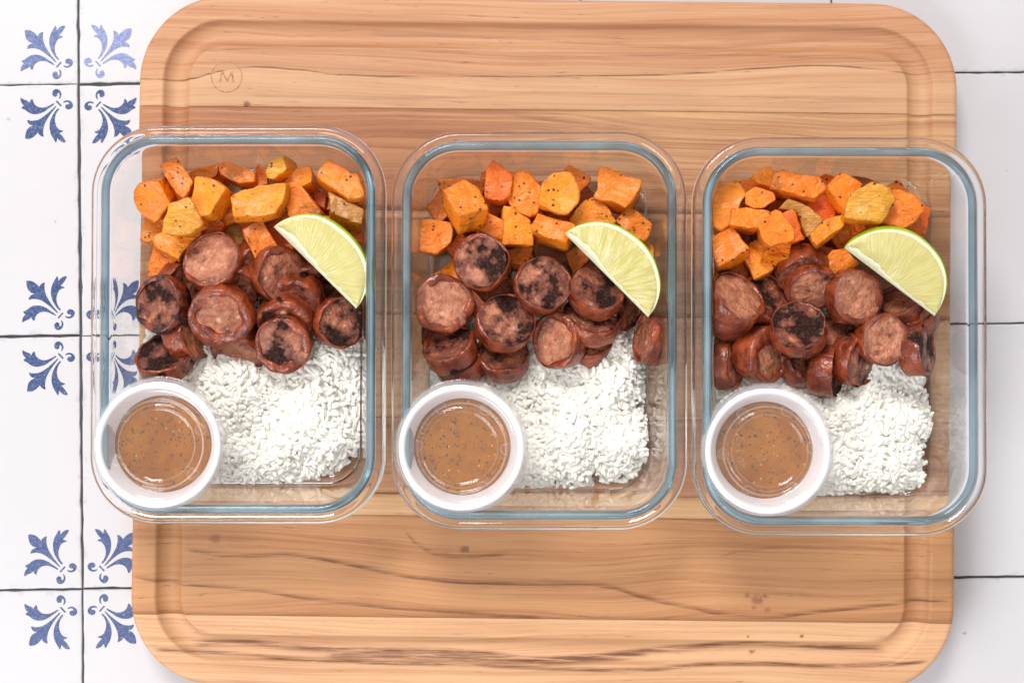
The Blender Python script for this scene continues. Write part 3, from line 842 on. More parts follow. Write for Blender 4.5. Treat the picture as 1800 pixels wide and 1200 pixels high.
# ------------------------------------------------------------------ sausage
def mat_meat():
    t = NT('sausage_meat')
    o = t.obj()
    seed, char, pale = t.attr('seed'), t.attr('char'), t.attr('pale')
    n = t.noise(o, 260, 5, 0.65, seed)
    big = t.noise(o, 90, 3, 0.55, t.math('ADD', seed, 5.0))
    c = t.mix(t.step(n, 0.30, 0.70), (0.27, 0.055, 0.020), (0.56, 0.185, 0.088))
    c = t.mix(t.math('MULTIPLY', t.step(big, 0.40, 0.58), 0.82), c, (0.19, 0.045, 0.022))
    c = t.mix(t.math('MULTIPLY', pale, 0.68), c, t.mix(t.step(n, 0.33, 0.66), (0.46, 0.145, 0.075), (0.70, 0.33, 0.19)))
    v = t.voro(o, 190, seed)
    fat = t.math('MULTIPLY', t.step(v.outputs['Distance'], 0.40, 0.22), t.step(t.sep(v.outputs['Color'])[1], 0.62, 0.70))
    c = t.mix(t.math('MULTIPLY', fat, 0.8), c, (0.66, 0.41, 0.25))
    v3 = t.voro(o, 420, t.math('ADD', seed, 2.0))
    c = t.mix(t.math('MULTIPLY', t.math('MULTIPLY', t.step(v3.outputs['Distance'], 0.34, 0.2), t.step(t.sep(v3.outputs['Color'])[1], 0.72, 0.78)), 0.6), c, (0.70, 0.47, 0.33))
    v4 = t.voro(o, 300, t.math('ADD', seed, 8.0))
    c = t.mix(t.math('MULTIPLY', t.math('MULTIPLY', t.step(v4.outputs['Distance'], 0.36, 0.2), t.step(t.sep(v4.outputs['Color'])[0], 0.72, 0.78)), 0.6), c, (0.15, 0.035, 0.02))
    # seared brown towards the rim of the cut face
    xy = t.sep(o)
    rad = t.math('POWER', t.math('ADD', t.math('POWER', xy[0], 2.0), t.math('POWER', xy[1], 2.0)), 0.5)
    rr = t.math('ADD', t.math('DIVIDE', rad, t.attr('radius')), t.math('MULTIPLY', t.math('SUBTRACT', big, 0.5), 0.9))
    c = t.mix(t.math('MULTIPLY', t.step(rr, 0.62, 0.95), 0.72), c, (0.17, 0.038, 0.017))
    v2 = t.voro(o, 520, seed)
    pep = t.math('MULTIPLY', t.step(v2.outputs['Distance'], 0.20, 0.12), t.step(t.sep(v2.outputs['Color'])[0], 0.90, 0.92))
    c = t.mix(t.math('MULTIPLY', pep, 0.8), c, (0.03, 0.015, 0.01))
    cn = t.noise(o, 78, 4, 0.60, t.math('ADD', seed, 11.0))
    thr = t.math('SUBTRACT', 0.79, t.math('MULTIPLY', char, 0.38))
    red = t.step(t.math('SUBTRACT', cn, thr), -0.12, 0.0)
    cf = t.math('ADD', t.math('SUBTRACT', cn, thr), t.math('MULTIPLY', t.math('SUBTRACT', t.noise(o, 500, 3, 0.6, seed), 0.5), 0.10))
    blk = t.step(cf, -0.012, 0.045)
    c = t.mix(t.math('MULTIPLY', red, 0.88), c, (0.115, 0.022, 0.011))
    c = t.mix(t.math('MULTIPLY', blk, 0.95), c, t.mix(t.step(t.noise(o, 650, 3, 0.65, seed), 0.42, 0.66), (0.010, 0.006, 0.006), (0.060, 0.022, 0.014)))
    t.p(Base_Color=c, Roughness=t.mix(blk, (0.30, 0.30, 0.30), (0.55, 0.55, 0.55)), Subsurface_Weight=0.06)
    t.b.inputs['Specular IOR Level'].default_value = 0.42
    t.b.inputs['Subsurface Radius'].default_value = (1.0, 0.3, 0.2)
    t.b.inputs['Subsurface Scale'].default_value = 0.0015
    t.set(t.b.inputs['Coat Weight'], t.math('MULTIPLY_ADD', blk, -0.10, 0.12)); t.b.inputs['Coat Roughness'].default_value = 0.14
    t.set(t.b.inputs['Specular IOR Level'], t.math('MULTIPLY_ADD', blk, -0.32, 0.42))
    h = t.math('ADD', t.noise(o, 420, 4, 0.65, seed), t.math('MULTIPLY', t.noise(o, 150, 3, 0.5, seed), 1.2))
    h = t.math('SUBTRACT', h, t.math('MULTIPLY', pep, 0.5))
    t.bump(h, 0.0024, 0.9)
    return t.m
def mat_casing():
    t = NT('sausage_casing')
    o = t.obj()
    seed, char = t.attr('seed'), t.attr('char')
    n = t.noise(o, 110, 4, 0.6, seed)
    c = t.mix(t.step(n, 0.32, 0.70), (0.115, 0.015, 0.005), (0.34, 0.066, 0.019))
    c = t.mix(t.math('MULTIPLY', t.step(t.noise(o, 190, 4, 0.65, t.math('ADD', seed, 3.0)), 0.48, 0.66), 0.7), c, (0.105, 0.018, 0.010))
    thr = t.math('SUBTRACT', 0.86, t.math('MULTIPLY', t.attr('rim'), 0.40))
    cn = t.noise(o, 70, 4, 0.6, t.math('ADD', seed, 19.0))
    c = t.mix(t.math('MULTIPLY', t.step(t.math('SUBTRACT', cn, thr), -0.08, 0.04), 0.92), c, (0.028, 0.010, 0.010))
    t.p(Base_Color=c, Roughness=0.25, Subsurface_Weight=0.05)
    t.b.inputs['Specular IOR Level'].default_value = 0.45
    t.b.inputs['Subsurface Radius'].default_value = (1.0, 0.25, 0.12)
    t.b.inputs['Subsurface Scale'].default_value = 0.001
    t.b.inputs['Coat Weight'].default_value = 0.18; t.b.inputs['Coat Roughness'].default_value = 0.12
    h = t.math('ADD', t.noise(o, 130, 3, 0.55, seed, 0.8), t.math('MULTIPLY', t.noise(o, 420, 2, 0.5, seed), 0.28))
    t.bump(h, 0.0022, 0.85)
    return t.m
M_MEAT, M_CASING = mat_meat(), mat_casing()
SAUS_N = [0]
def sausage(ci, cx, cyp, rpx, tilt, ddir, z, char, pale, label, lip=1.5, thick=11.0, rim=0.25, squash=1.0):
    SAUS_N[0] += 1
    seed = 500 + SAUS_N[0]
    rs = np.random.RandomState(seed)
    zt = ZB + z / 1000.0
    x, y = unproject(cx, cyp, zt)
    Rr = rpx * scale_at(zt)
    th = thick / 1000.0
    # face normal leans away from the side that shows its casing
    a = R(ddir)
    dvec = Vector((math.cos(a), -math.sin(a), 0))
    nrm = (Vector((0, 0, 1)) * math.cos(R(tilt)) - dvec * math.sin(R(tilt))).normalized()
    xax = dvec.cross(Vector((0, 0, 1))).normalized()
    yax = nrm.cross(xax).normalized()
    M = Matrix((xax, yax, nrm)).transposed().to_4x4()
    M.translation = Vector((x, y, zt))
    N = 72
    ang = np.linspace(0, 2 * math.pi, N, endpoint=False)
    circ = np.stack([np.cos(ang), np.sin(ang), np.zeros(N)], 1)
    rad = Rr * (1 + 0.045 * sinnoise(circ, 1.6, seed) + 0.018 * sinnoise(circ, 4, seed + 1))
    rad *= np.where(True, np.sqrt((np.cos(ang)) ** 2 + (np.sin(ang) * squash) ** 2), 1)
    lipw = np.clip(lip * (1 + 0.75 * sinnoise(circ, 1.8, seed + 2) + 0.3 * sinnoise(circ, 6, seed + 12)), 0.7, 2.6 * lip) / 1000.0
    liph = (0.55 + 0.14 * lip) / 1000.0 * np.clip(1 + 0.6 * sinnoise(circ, 2.5, seed + 3), 0.15, 2)
    def ring(r, zz): return np.stack([np.cos(ang) * r, np.sin(ang) * r, zz + np.zeros(N)], 1)
    dome = rs.uniform(-0.0006, 0.0009)
    # meat
    V = []
    fr = [0.03, 0.16, 0.3, 0.44, 0.57, 0.69, 0.80, 0.89, 0.955]
    for f in fr: V.append(ring(rad * f, dome * (1 - f * f)))
    V.append(ring(rad * 0.975, -0.0008)); V.append(ring(rad * 0.975, -th * 0.5)); V.append(ring(rad * 0.97, -th + 0.0008))
    for f in (0.93, 0.6, 0.03): V.append(ring(rad * f, -th))
    V = np.concatenate(V)
    amp = 0.00055
    V[:, 2] += sinnoise(V, 330, seed + 5) * amp + sinnoise(V, 900, seed + 6) * amp * 0.45
    nrg = len(fr) + 6
    F = ring_faces(nrg, N, True, True)
    F.append(tuple(range(N))); F.append(tuple((nrg - 1) * N + i for i in range(N))[::-1])
    # casing
    bul = rs.uniform(0.0, 0.05)
    C = [ring(rad - lipw * 0.8, -th - 0.0002), ring(rad - 0.0006, -th - liph * 0.5), ring(rad, -th + 0.0008), ring(rad * (1 + bul * .7), -th * 0.72), ring(rad * (1 + bul), -th * 0.45), ring(rad * (1 + bul * .6), -th * 0.2),
         ring(rad, 0.0 + liph * 0.1), ring(rad - 0.0005, liph * 0.75), ring(rad - 0.45 * lipw, liph), ring(rad - 0.85 * lipw, liph * 0.62), ring(rad - lipw, -0.0003), ring(rad - lipw * 0.9, -0.0010)]
    nc = len(C)
    C = np.concatenate(C)
    d3 = np.stack([sinnoise(C, 300, seed + 20 + i) for i in range(3)], 1) * 0.00050
    Cw = C * np.array([1, 1, 0.45])
    d3 += np.stack([sinnoise(Cw, 850, seed + 30 + i) for i in range(3)], 1) * 0.00028
    C = C + d3
    CF = ring_faces(nc, N, True, True)
    Mi = M.inverted()
    def fit(P):
        A = np.array(M)
        Wd = P @ A[:3, :3].T + A[:3, 3]
        Wd = clamp_in(Wd, ci)
        B = np.array(Mi)
        return Wd @ B[:3, :3].T + B[:3, 3]
    V, C = fit(V), fit(C)
    root = bpy.data.objects.new('sausage_slice', None)
    COL.objects.link(root)
    root.matrix_world = M
    o = link('meat', make_mesh('meat', V, F, M_MEAT, recalc=True), root)
    tag(root, label, 'sausage slice', 'grilled sausage slices in the ' + GROUPC[ci])
    k = link('casing', make_mesh('casing', C, CF, M_CASING, recalc=True), root)
    for q in (o, k):
        q['seed'] = float(seed % 97) * 1.7; q['radius'] = float(Rr)
        q['char'] = float(char); q['pale'] = float(pale); q['rim'] = float(rim)
    return o

# ci, x, y, radius px, tilt, side shown at (deg, 0 right, 90 down), height mm, char, pale, label
SAUSAGES = [
 (0,323,512,46,42,200,26,0.55,0.1,'dark slice on edge between the dark-rimmed slice and the pale pink one, left container',dict(rim=.6)),
 (0,455,478,46,45,215,30,0.2,0.3,'slice hidden behind the tilted red-rimmed one by the left lime wedge',{}),
 (0,553,500,42,48,250,26,0.6,0.0,'shaded slice under the chord of the left lime wedge',dict(rim=.5)),
 (0,452,562,40,40,20,22,0.6,0.0,'dark slice low in the gap right of the broad centre slice, left container',dict(rim=.6)),
 (0,369,456,52,24,60,41,0.25,1.0,'pale pink slice facing up against the sweet potato, left container',dict(lip=2.0)),
 (0,342,592,44,68,165,27,0.2,0.1,'slice standing on edge left of the broad centre slice, left container',{}),
 (0,405,510,48,40,-95,34,0.3,0.35,'curled slice overlapped by the broad centre slice, left container',dict(lip=2.0)),
 (0,276,534,50,26,5,38,0.62,0.4,'dark-rimmed scorched slice at the left wall of the left container',dict(rim=.95,lip=3.0)),
 (0,495,484,50,38,205,38,0.42,0.25,'tilted red-rimmed slice just left of the left lime wedge',dict(lip=3.4)),
 (0,518,529,46,38,-80,32,0.72,0.1,'blackened slice right of centre with a raised rim, left container',dict(lip=3.2)),
 (0,602,567,47,24,185,33,0.78,0.4,'black-charred slice under the lower tip of the left lime wedge',dict(rim=.3)),
 (0,502,572,48,34,-90,34,0.72,0.1,'slice almost covered by the spotted one in front of it, left container',dict(lip=3.0,rim=.4)),
 (0,287,620,51,46,80,30,0.78,0.2,'oval tilted slice with a black centre, above the left sauce cup',dict(thick=9)),
 (0,414,624,48,52,-75,26,0.35,0.5,'slice sunk in the rice with its red rim up, bottom centre of the left sausages',dict(lip=3.2)),
 (0,388,562,56,28,-90,43,0.30,0.55,'broad centre slice with a thick curled rim, left container',dict(lip=4.6,squash=1.0)),
 (0,500,609,51,14,-80,39,0.68,0.6,'spotted slice facing up on the rice, right of the bottom-centre one, left container',dict(lip=2.6)),
 # --- middle container
 (1,868,508,46,42,120,28,0.15,0.3,'plain brown slice under the topmost charred slice, middle container',{}),
 (1,1105,548,36,50,200,24,0.6,0.0,'dark slice in the shade below the middle lime wedge',dict(rim=.5)),
 (1,766,584,40,36,170,22,0.4,0.2,'dark slice mostly hidden under the fatty left slice, middle container',dict(rim=.5)),
 (1,1034,592,42,36,95,22,0.2,0.4,'brown slice lowest under the pair at the right, middle container',{}),
 (1,806,627,46,50,65,24,0.3,0.1,'lower slice of the leaning pair beside the middle sauce cup',dict(rim=.5)),
 (1,884,618,46,36,95,28,0.62,0.2,'red slice under the big black-topped one, middle container',{}),
 (1,1131,592,47,74,8,32,0.3,0.2,'slice standing on edge beside the right glass wall, middle container',dict(rim=.45)),
 (1,787,602,46,46,72,34,0.72,0.1,'upper slice of the leaning pair beside the middle sauce cup',{}),
 (1,1042,553,50,42,100,33,0.72,0.2,'black-spotted slice under the one by the lime, right of the middle container',{}),
 (1,976,598,49,30,0,35,0.20,0.75,'brown slice with a folded flap on its right, bottom centre of the middle container',dict(lip=4.6,squash=.92)),
 (1,783,534,53,14,185,39,0.15,0.95,'pale fatty slice at the left wall of the middle container',dict(lip=4.4)),
 (1,1050,503,50,32,105,41,0.68,0.3,'charred slice tucked under the middle of the lime wedge, middle container',{}),
 (1,890,562,51,24,110,43,0.78,0.85,'big slice with a black top half, centre of the middle container',{}),
 (1,955,497,51,15,140,44,0.72,0.7,'upright-facing slice with three black spots, right of the topmost one, middle container',{}),
 (1,844,457,50,16,20,45,0.66,0.95,'topmost charred pink slice against the sweet potato, middle container',{}),
 # --- right container
 (2,1300,574,42,38,150,22,0.6,0.0,'dark slice low under the thick diagonal piece, right container',dict(rim=.6)),
 (2,1470,588,42,38,90,27,0.3,0.1,'small slice showing its side below the broad pink one, right container',{}),
 (2,1580,528,36,50,50,30,0.2,0.3,'brown slice edge under the chord of the right lime wedge',{}),
 (2,1610,546,36,50,60,28,0.2,0.7,'pink cut piece under the lower tip of the right lime wedge',{}),
 (2,1352,520,47,32,120,29,0.80,0.0,'dark purple-brown slice right of the thick diagonal piece, right container',dict(rim=.7)),
 (2,1412,484,46,50,-92,34,0.5,0.1,'arched red slice below the sweet potato with a dark hollow, right container',dict(lip=4.2)),
 (2,1427,510,43,36,-90,37,0.50,0.7,'slice under the arched red one, with a black lower edge, right container',dict(lip=2.0)),
 (2,1420,637,42,34,140,28,0.6,0.2,'dark slice just right of the brown creased one above the cup, right container',{}),
 (2,1292,640,44,58,180,28,0.3,0.2,'wrinkled slice sunk in rice at far left above the right sauce cup',{}),
 (2,1470,652,47,62,185,30,0.85,0.1,'slice leaning on edge with a black face, bottom centre of the right container',dict(thick=12)),
 (2,1352,622,49,36,190,36,0.42,0.7,'brown creased slice with a ragged cut, directly above the right sauce cup',dict(lip=4.0,thick=13)),
 (2,1628,612,48,56,175,34,0.85,0.3,'narrow slice with a black stripe beside the right glass, right container',{}),
 (2,1518,634,48,44,200,33,0.62,0.4,'tilted slice with a black spot, in front of the pale speckled one, right container',{}),
 (2,1298,520,53,46,130,42,0.12,0.95,'thick diagonal-cut piece at the left wall of the right container',dict(thick=20,lip=2.2)),
 (2,1405,571,50,30,75,43,0.98,0.2,'blackest slice with a red gap in its char, centre of the right container',dict(rim=.5)),
 (2,1510,521,50,20,195,43,0.10,0.75,'broad pink slice with a crumbly face left of the lime, right container',dict(lip=3.2)),
 (2,1558,597,46,14,195,43,0.36,0.9,'pale speckled slice with one black dot, right of the centre, right container',dict(lip=2.0)),
]
for s_ in SAUSAGES: sausage(*s_[:10], **s_[10])

# ------------------------------------------------------------------ lime wedges
def mats_lime():
    t = NT('lime_peel'); o = t.obj()
    c = t.mix(t.step(t.noise(o, 70, 3), 0.35, 0.65), (0.24, 0.40, 0.010), (0.46, 0.56, 0.03))
    c = t.mix(t.math('MULTIPLY', t.step(t.noise(o, 500, 2), 0.6, 0.7), 0.3), c, (0.16, 0.32, 0.02))
    t.p(Base_Color=c, Roughness=0.28)
    t.bump(t.voro(o, 900).outputs['Distance'], 0.0004, 0.6)
    peel = t.m
    t = NT('lime_pith'); o = t.obj()
    t.p(Base_Color=t.mix(t.noise(o, 300, 4), (0.66, 0.64, 0.40), (0.76, 0.74, 0.55)), Roughness=0.5, Subsurface_Weight=0.15)
    t.b.inputs['Subsurface Scale'].default_value = 0.002
    t.bump(t.noise(o, 600, 3), 0.0006, 0.5)
    pith = t.m
    t = NT('lime_flesh'); o = t.obj()
    w = t.math('MULTIPLY', t.rand(), 30.0)
    s = t.sep(o)
    th = t.math('ARCTAN2', t.math('ADD', s[1], 0.012), t.math('MULTIPLY', s[0], 0.75))
    rr = t.math('POWER', t.math('ADD', t.math('POWER', s[0], 2.0), t.math('POWER', s[1], 2.0)), 0.5)
    st = t.noise(t.comb(t.math('MULTIPLY', th, 26), t.math('MULTIPLY', rr, 120), s[2]), 1.0, 4, 0.6, w, 0.5)
    st2 = t.noise(t.comb(t.math('MULTIPLY', th, 9), t.math('MULTIPLY', rr, 60), s[2]), 1.0, 3, 0.6, w, 0.8)
    ra = t.attr('streak')
    c = t.mix(t.math('MULTIPLY_ADD', t.math('SUBTRACT', t.step(st, 0.33, 0.68), 0.4), ra, 0.4), (0.52, 0.455, 0.115), (0.68, 0.61, 0.31))
    c = t.mix(t.math('MULTIPLY', t.step(st2, 0.55, 0.72), t.math('MULTIPLY', ra, 0.6)), c, (0.86, 0.86, 0.62))
    t.p(Base_Color=c, Roughness=0.16, Subsurface_Weight=0.35)
    t.b.inputs['Subsurface Radius'].default_value = (1.0, 1.0, 0.45)
    t.b.inputs['Subsurface Scale'].default_value = 0.003
    t.bump(t.math('ADD', st, t.math('MULTIPLY', st2, 0.6)), 0.0011, 0.7)
    return peel, pith, t.m
M_PEEL, M_PITH, M_FLESH = mats_lime()
def lime(P1, P2, depth_px, z1, z2, tilt, psi, label, seed, streak=0.22):
    rs = np.random.RandomState(seed)
    z1, z2 = ZB + z1 / 1000, ZB + z2 / 1000
    A, B = Vector((*unproject(*P1, z1), z1)), Vector((*unproject(*P2, z2), z2))
    ax = (B - A); a = ax.length / 2; ax.normalize()
    up = Vector((0, 0, 1))
    perp = up.cross(ax).normalized()                # +90 deg to the axis: towards the upper right
    nrm = ax.cross(perp)
    rot = Matrix.Rotation(R(tilt), 3, ax)
    perp, nrm = rot @ perp, rot @ nrm
    M = Matrix((ax, perp, nrm)).transposed().to_4x4()
    M.translation = (A + B) / 2
    b = depth_px * scale_at(z1)
    NX, NP = 64, 18
    xs = -np.cos(np.linspace(0.02, math.pi - 0.02, NX)) * a
    bx = b * np.power(np.maximum(1 - (np.abs(xs) / a) ** 2.3, 0), 0.56)
    bx = bx * (1 + 0.012 * sinnoise(np.stack([xs * 200, xs * 0, xs * 0], 1), 1, seed))
    ps = R(psi)
    g, pt, core = 0.0007, 0.0020, 0.0012
    def surf(rho_phi, name, mat, parent, bumpy=0.0):
        V, n = [], len(rho_phi)
        for i in range(NX):
            for (rho, phi, lift) in rho_phi:
                r = rho(i)
                V.append((xs[i], r * math.cos(phi), r * math.sin(phi) + lift))
        V = np.array(V)
        if bumpy:
            V[:, 2] += bumpy * sinnoise(V, 500, seed + 3)
        me = make_mesh(name, V, ring_faces(NX, n, False, True), mat)
        o = link(name, me, parent)
        return o
    e = lambda i: bx[i]
    eg = lambda i: max(bx[i] - g, 0)
    ep = lambda i: max(bx[i] - g - pt, 0.0)
    # peel: rind edge on both cut faces plus the outside
    pr = [(eg, 0, 0)] + [(e, -ps * k / NP, 0) for k in range(NP + 1)] + [(eg, -ps, 0)]
    root = bpy.data.objects.new('lime_wedge', None)
    COL.objects.link(root)
    root.matrix_world = M
    surf(pr, 'peel', M_PEEL, root)
    tag(root, label, 'lime wedge', 'lime wedges on the food')
    rag = 0.0007 * sinnoise(np.stack([xs, xs * 0, xs * 0], 1), 900, seed + 9)
    c0 = lambda i: 0.0
    c1 = lambda i: min(core * (1 + 2.2 * math.exp(-((xs[i] + a * 0.55) / (a * 0.4)) ** 2)) + abs(rag[i]), max(bx[i] - g, 0) * 0.6)
    m1 = [(eg, 0, 0.0001), (ep, 0, 0.00018)]
    surf(m1, 'pith', M_PITH, root)
    surf([(c1, 0, 0.00016), (c0, 0, 0.0001), (c1, -ps, -0.0001)], 'pith', M_PITH, root, 0.00006)
    surf([(ep, -ps, -0.0001), (eg, -ps, 0.0)], 'pith', M_PITH, root)
    fl = []
    K = 16
    for k in range(K + 1):
        f = k / K
        fl.append((lambda i, f=f: c1(i) + (max(ep(i), c1(i)) - c1(i)) * (1 - f), 0, 0.00022 + 0.0009 * math.sin(math.pi * f) ** 0.7))
    surf(fl, 'flesh', M_FLESH, root, 0.00022)['streak'] = streak
    fl2 = [(lambda i, f=k / 8: c1(i) + (max(ep(i), c1(i)) - c1(i)) * f, -ps, -0.0002) for k in range(9)]
    surf(fl2, 'flesh', M_FLESH, root, 0.0001)['streak'] = streak
    return root
lime((481, 399), (626, 542), 87, 52, 42, 14, 58, 'lime wedge on the left container, its left tip touching a thin orange edge', 71)
lime((993, 411), (1139, 557), 86, 52, 43, 14, 58, 'lime wedge on the middle container, with coarse radiating pulp along a ragged chord', 72, 0.85)
lime((1484, 436), (1642, 555), 94, 52, 43, 22, 60, 'lime wedge on the right container, broadest and showing the most green peel', 73)

# ------------------------------------------------------------------ rice
def mat_rice():
    t = NT('cooked_rice'); o = t.obj()
    c = t.mix(t.noise(o, 160, 3), (0.88, 0.855, 0.77), (0.93, 0.905, 0.84))
    t.p(Base_Color=c, Roughness=0.32)
    tl = t.new('ShaderNodeBsdfTranslucent'); t.set(tl.inputs[0], c)
    mx = t.new('ShaderNodeMixShader'); mx.inputs[0].default_value = 0.06
    t.t.links.new(t.b.outputs[0], mx.inputs[1]); t.t.links.new(tl.outputs[0], mx.inputs[2])
    t.t.links.new(mx.outputs[0], t.out.inputs['Surface'])
    return t.m
M_RICE = mat_rice()
def grain_template(ns=7, nr=7):
    V, F = [], []
    for i in range(nr):
        u = -1 + 2 * i / (nr - 1)
        u = math.sin(u * math.pi / 2)
        r = (1 - abs(u) ** 4.5) ** 0.5
        r = max(r, 0.16)
        for j in range(ns):
            a = 2 * math.pi * j / ns
            V.append((u, r * math.cos(a), r * math.sin(a)))
    F = ring_faces(nr, ns, True, False)
    F.append(tuple(range(ns))); F.append(tuple((nr - 1) * ns + i for i in range(ns))[::-1])
    return np.array(V), F
GV, GF = grain_template()
def inside(P, poly):
    x, y = P[:, 0], P[:, 1]
    r = np.zeros(len(P), bool)
    n = len(poly)
    for i in range(n):
        x1, y1 = poly[i]; x2, y2 = poly[(i + 1) % n]
        c = ((y1 > y) != (y2 > y)) & (x < (x2 - x1) * (y - y1) / (y2 - y1 + 1e-12) + x1)
        r ^= c
    return r
def poly_dist(P, poly):
    d = np.full(len(P), 1e9)
    n = len(poly)
    for i in range(n):
        a, b = np.array(poly[i]), np.array(poly[(i + 1) % n])
        ab = b - a
        t = np.clip(((P - a) @ ab) / (ab @ ab), 0, 1)
        d = np.minimum(d, np.linalg.norm(P - (a + t[:, None] * ab), axis=1))
    return d
def rice(ci, poly_px, label, seed, count=3300, pale=True):
    rs = np.random.RandomState(seed)
    poly = [unproject(p[0], p[1], ZB + 0.014) for p in poly_px]
    pa = np.array(poly)
    lo, hi = pa.min(0), pa.max(0)
    C = lo + rs.rand(count * 4, 2) * (hi - lo)
    C = C[inside(C, poly)][:count]
    n = len(C)
    C = C + rs.normal(0, 0.0015, (n, 2))
    d = poly_dist(C, poly) * np.where(inside(C, poly), 1.0, 0.0)
    C3 = np.column_stack([C, np.zeros(n)])
    hgt = FLOOR + 0.0018 + 0.0165 * (1 - np.exp(-d / 0.0115)) + 0.0030 * sinnoise(C3, 150, seed + 1) * np.clip(d / 0.01, 0, 1) + 0.0010 * sinnoise(C3, 320, seed + 2) * np.clip(d / 0.006, 0, 1)
    # neatly stacked near the sauce cup, which rests on the rice
    lay = rs.rand(n) ** 0.9 * 0.0022
    z = np.maximum(hgt - lay, FLOOR + 0.001)
    cup = CUPS[ci]
    rc = np.hypot(C[:, 0] - cup[0], C[:, 1] - cup[1])
    z = np.where(rc < 0.0285, np.minimum(z, CUP_Z - 0.0016), z)
    L = rs.normal(0.0037, 0.0008, n).clip(0.0017, 0.0050)
    Wd = rs.normal(0.00132, 0.00018, n).clip(0.0009, 0.0018)
    yaw = rs.rand(n) * 6.283
    pit = rs.normal(0, 0.22, n) 
    pit = np.where(rs.rand(n) < 0.06, rs.normal(0, 0.7, n), pit)
    bend = rs.normal(0, 0.16, n)
    ux, uy, uz = np.cos(yaw) * np.cos(pit), np.sin(yaw) * np.cos(pit), np.sin(pit)
    vx, vy = -np.sin(yaw), np.cos(yaw)
    U = np.stack([ux, uy, uz], 1); Vv = np.stack([vx, vy, np.zeros(n)], 1); Ww = np.cross(U, Vv)
    g = GV
    m = len(g)
    lx = g[None, :, 0] * L[:, None]
    ly = g[None, :, 1] * (Wd * rs.uniform(0.9, 1.2, n))[:, None] + (g[None, :, 0] ** 2) * (bend * L)[:, None]
    lz = g[None, :, 2] * (Wd * 0.88)[:, None]
    P = np.column_stack([C, z])[:, None, :] + lx[..., None] * U[:, None, :] + ly[..., None] * Vv[:, None, :] + lz[..., None] * Ww[:, None, :]
    P = clamp_in(P.reshape(-1, 3), ci, 0.0005)
    quads = np.array([f for f in GF if len(f) == 4])
    caps = [f for f in GF if len(f) != 4]
    base = (np.arange(n) * m)[:, None, None]
    Q = (quads[None] + base).reshape(-1, 4)
    F = Q.tolist()
    for cp in caps:
        F += (np.array(cp)[None] + (np.arange(n) * m)[:, None]).tolist()
    # solid mound under the loose grains
    step = 0.0018
    nx, ny = int((hi[0] - lo[0]) / step) + 1, int((hi[1] - lo[1]) / step) + 1
    gx, gy = np.meshgrid(lo[0] + np.arange(nx) * step, lo[1] + np.arange(ny) * step)
    GP = np.column_stack([gx.ravel(), gy.ravel()])
    ins = inside(GP, poly)
    gd = poly_dist(GP, poly)
    gz = FLOOR + 0.0008 + 0.0165 * (1 - np.exp(-gd / 0.0115)) + 0.0030 * sinnoise(np.column_stack([GP, GP[:, 0] * 0]), 150, seed + 1) * np.clip(gd / 0.01, 0, 1) + 0.0010 * sinnoise(np.column_stack([GP, GP[:, 0] * 0]), 320, seed + 2) * np.clip(gd / 0.006, 0, 1) - 0.0008
    rc = np.hypot(GP[:, 0] - cup[0], GP[:, 1] - cup[1])
    gz = np.where(rc < 0.03, np.minimum(gz, CUP_Z - 0.003), gz)
    G3 = clamp_in(np.column_stack([GP, gz]), ci, 0.0012)
    ok = ins & (gd > 0.0025)
    b0 = len(P)
    for jy in range(ny - 1):
        for ix in range(nx - 1):
            q = (jy * nx + ix, jy * nx + ix + 1, (jy + 1) * nx + ix + 1, (jy + 1) * nx + ix)
            if all(ok[k] for k in q): F.append([b0 + k for k in q])
    P = np.concatenate([P, G3])
    org = np.array([CCEN[ci][0], CCEN[ci][1], FLOOR])
    me = make_mesh('rice', P - org, F, M_RICE)
    bm = bmesh.new(); bm.from_mesh(me)
    loose = [v for v in bm.verts if not v.link_faces]
    bmesh.ops.delete(bm, geom=loose, context='VERTS')
    bm.to_mesh(me); bm.free()
    o = link('rice', me, None, org)
    tag(o, label, 'rice', 'white rice portions', 'stuff')
    return o

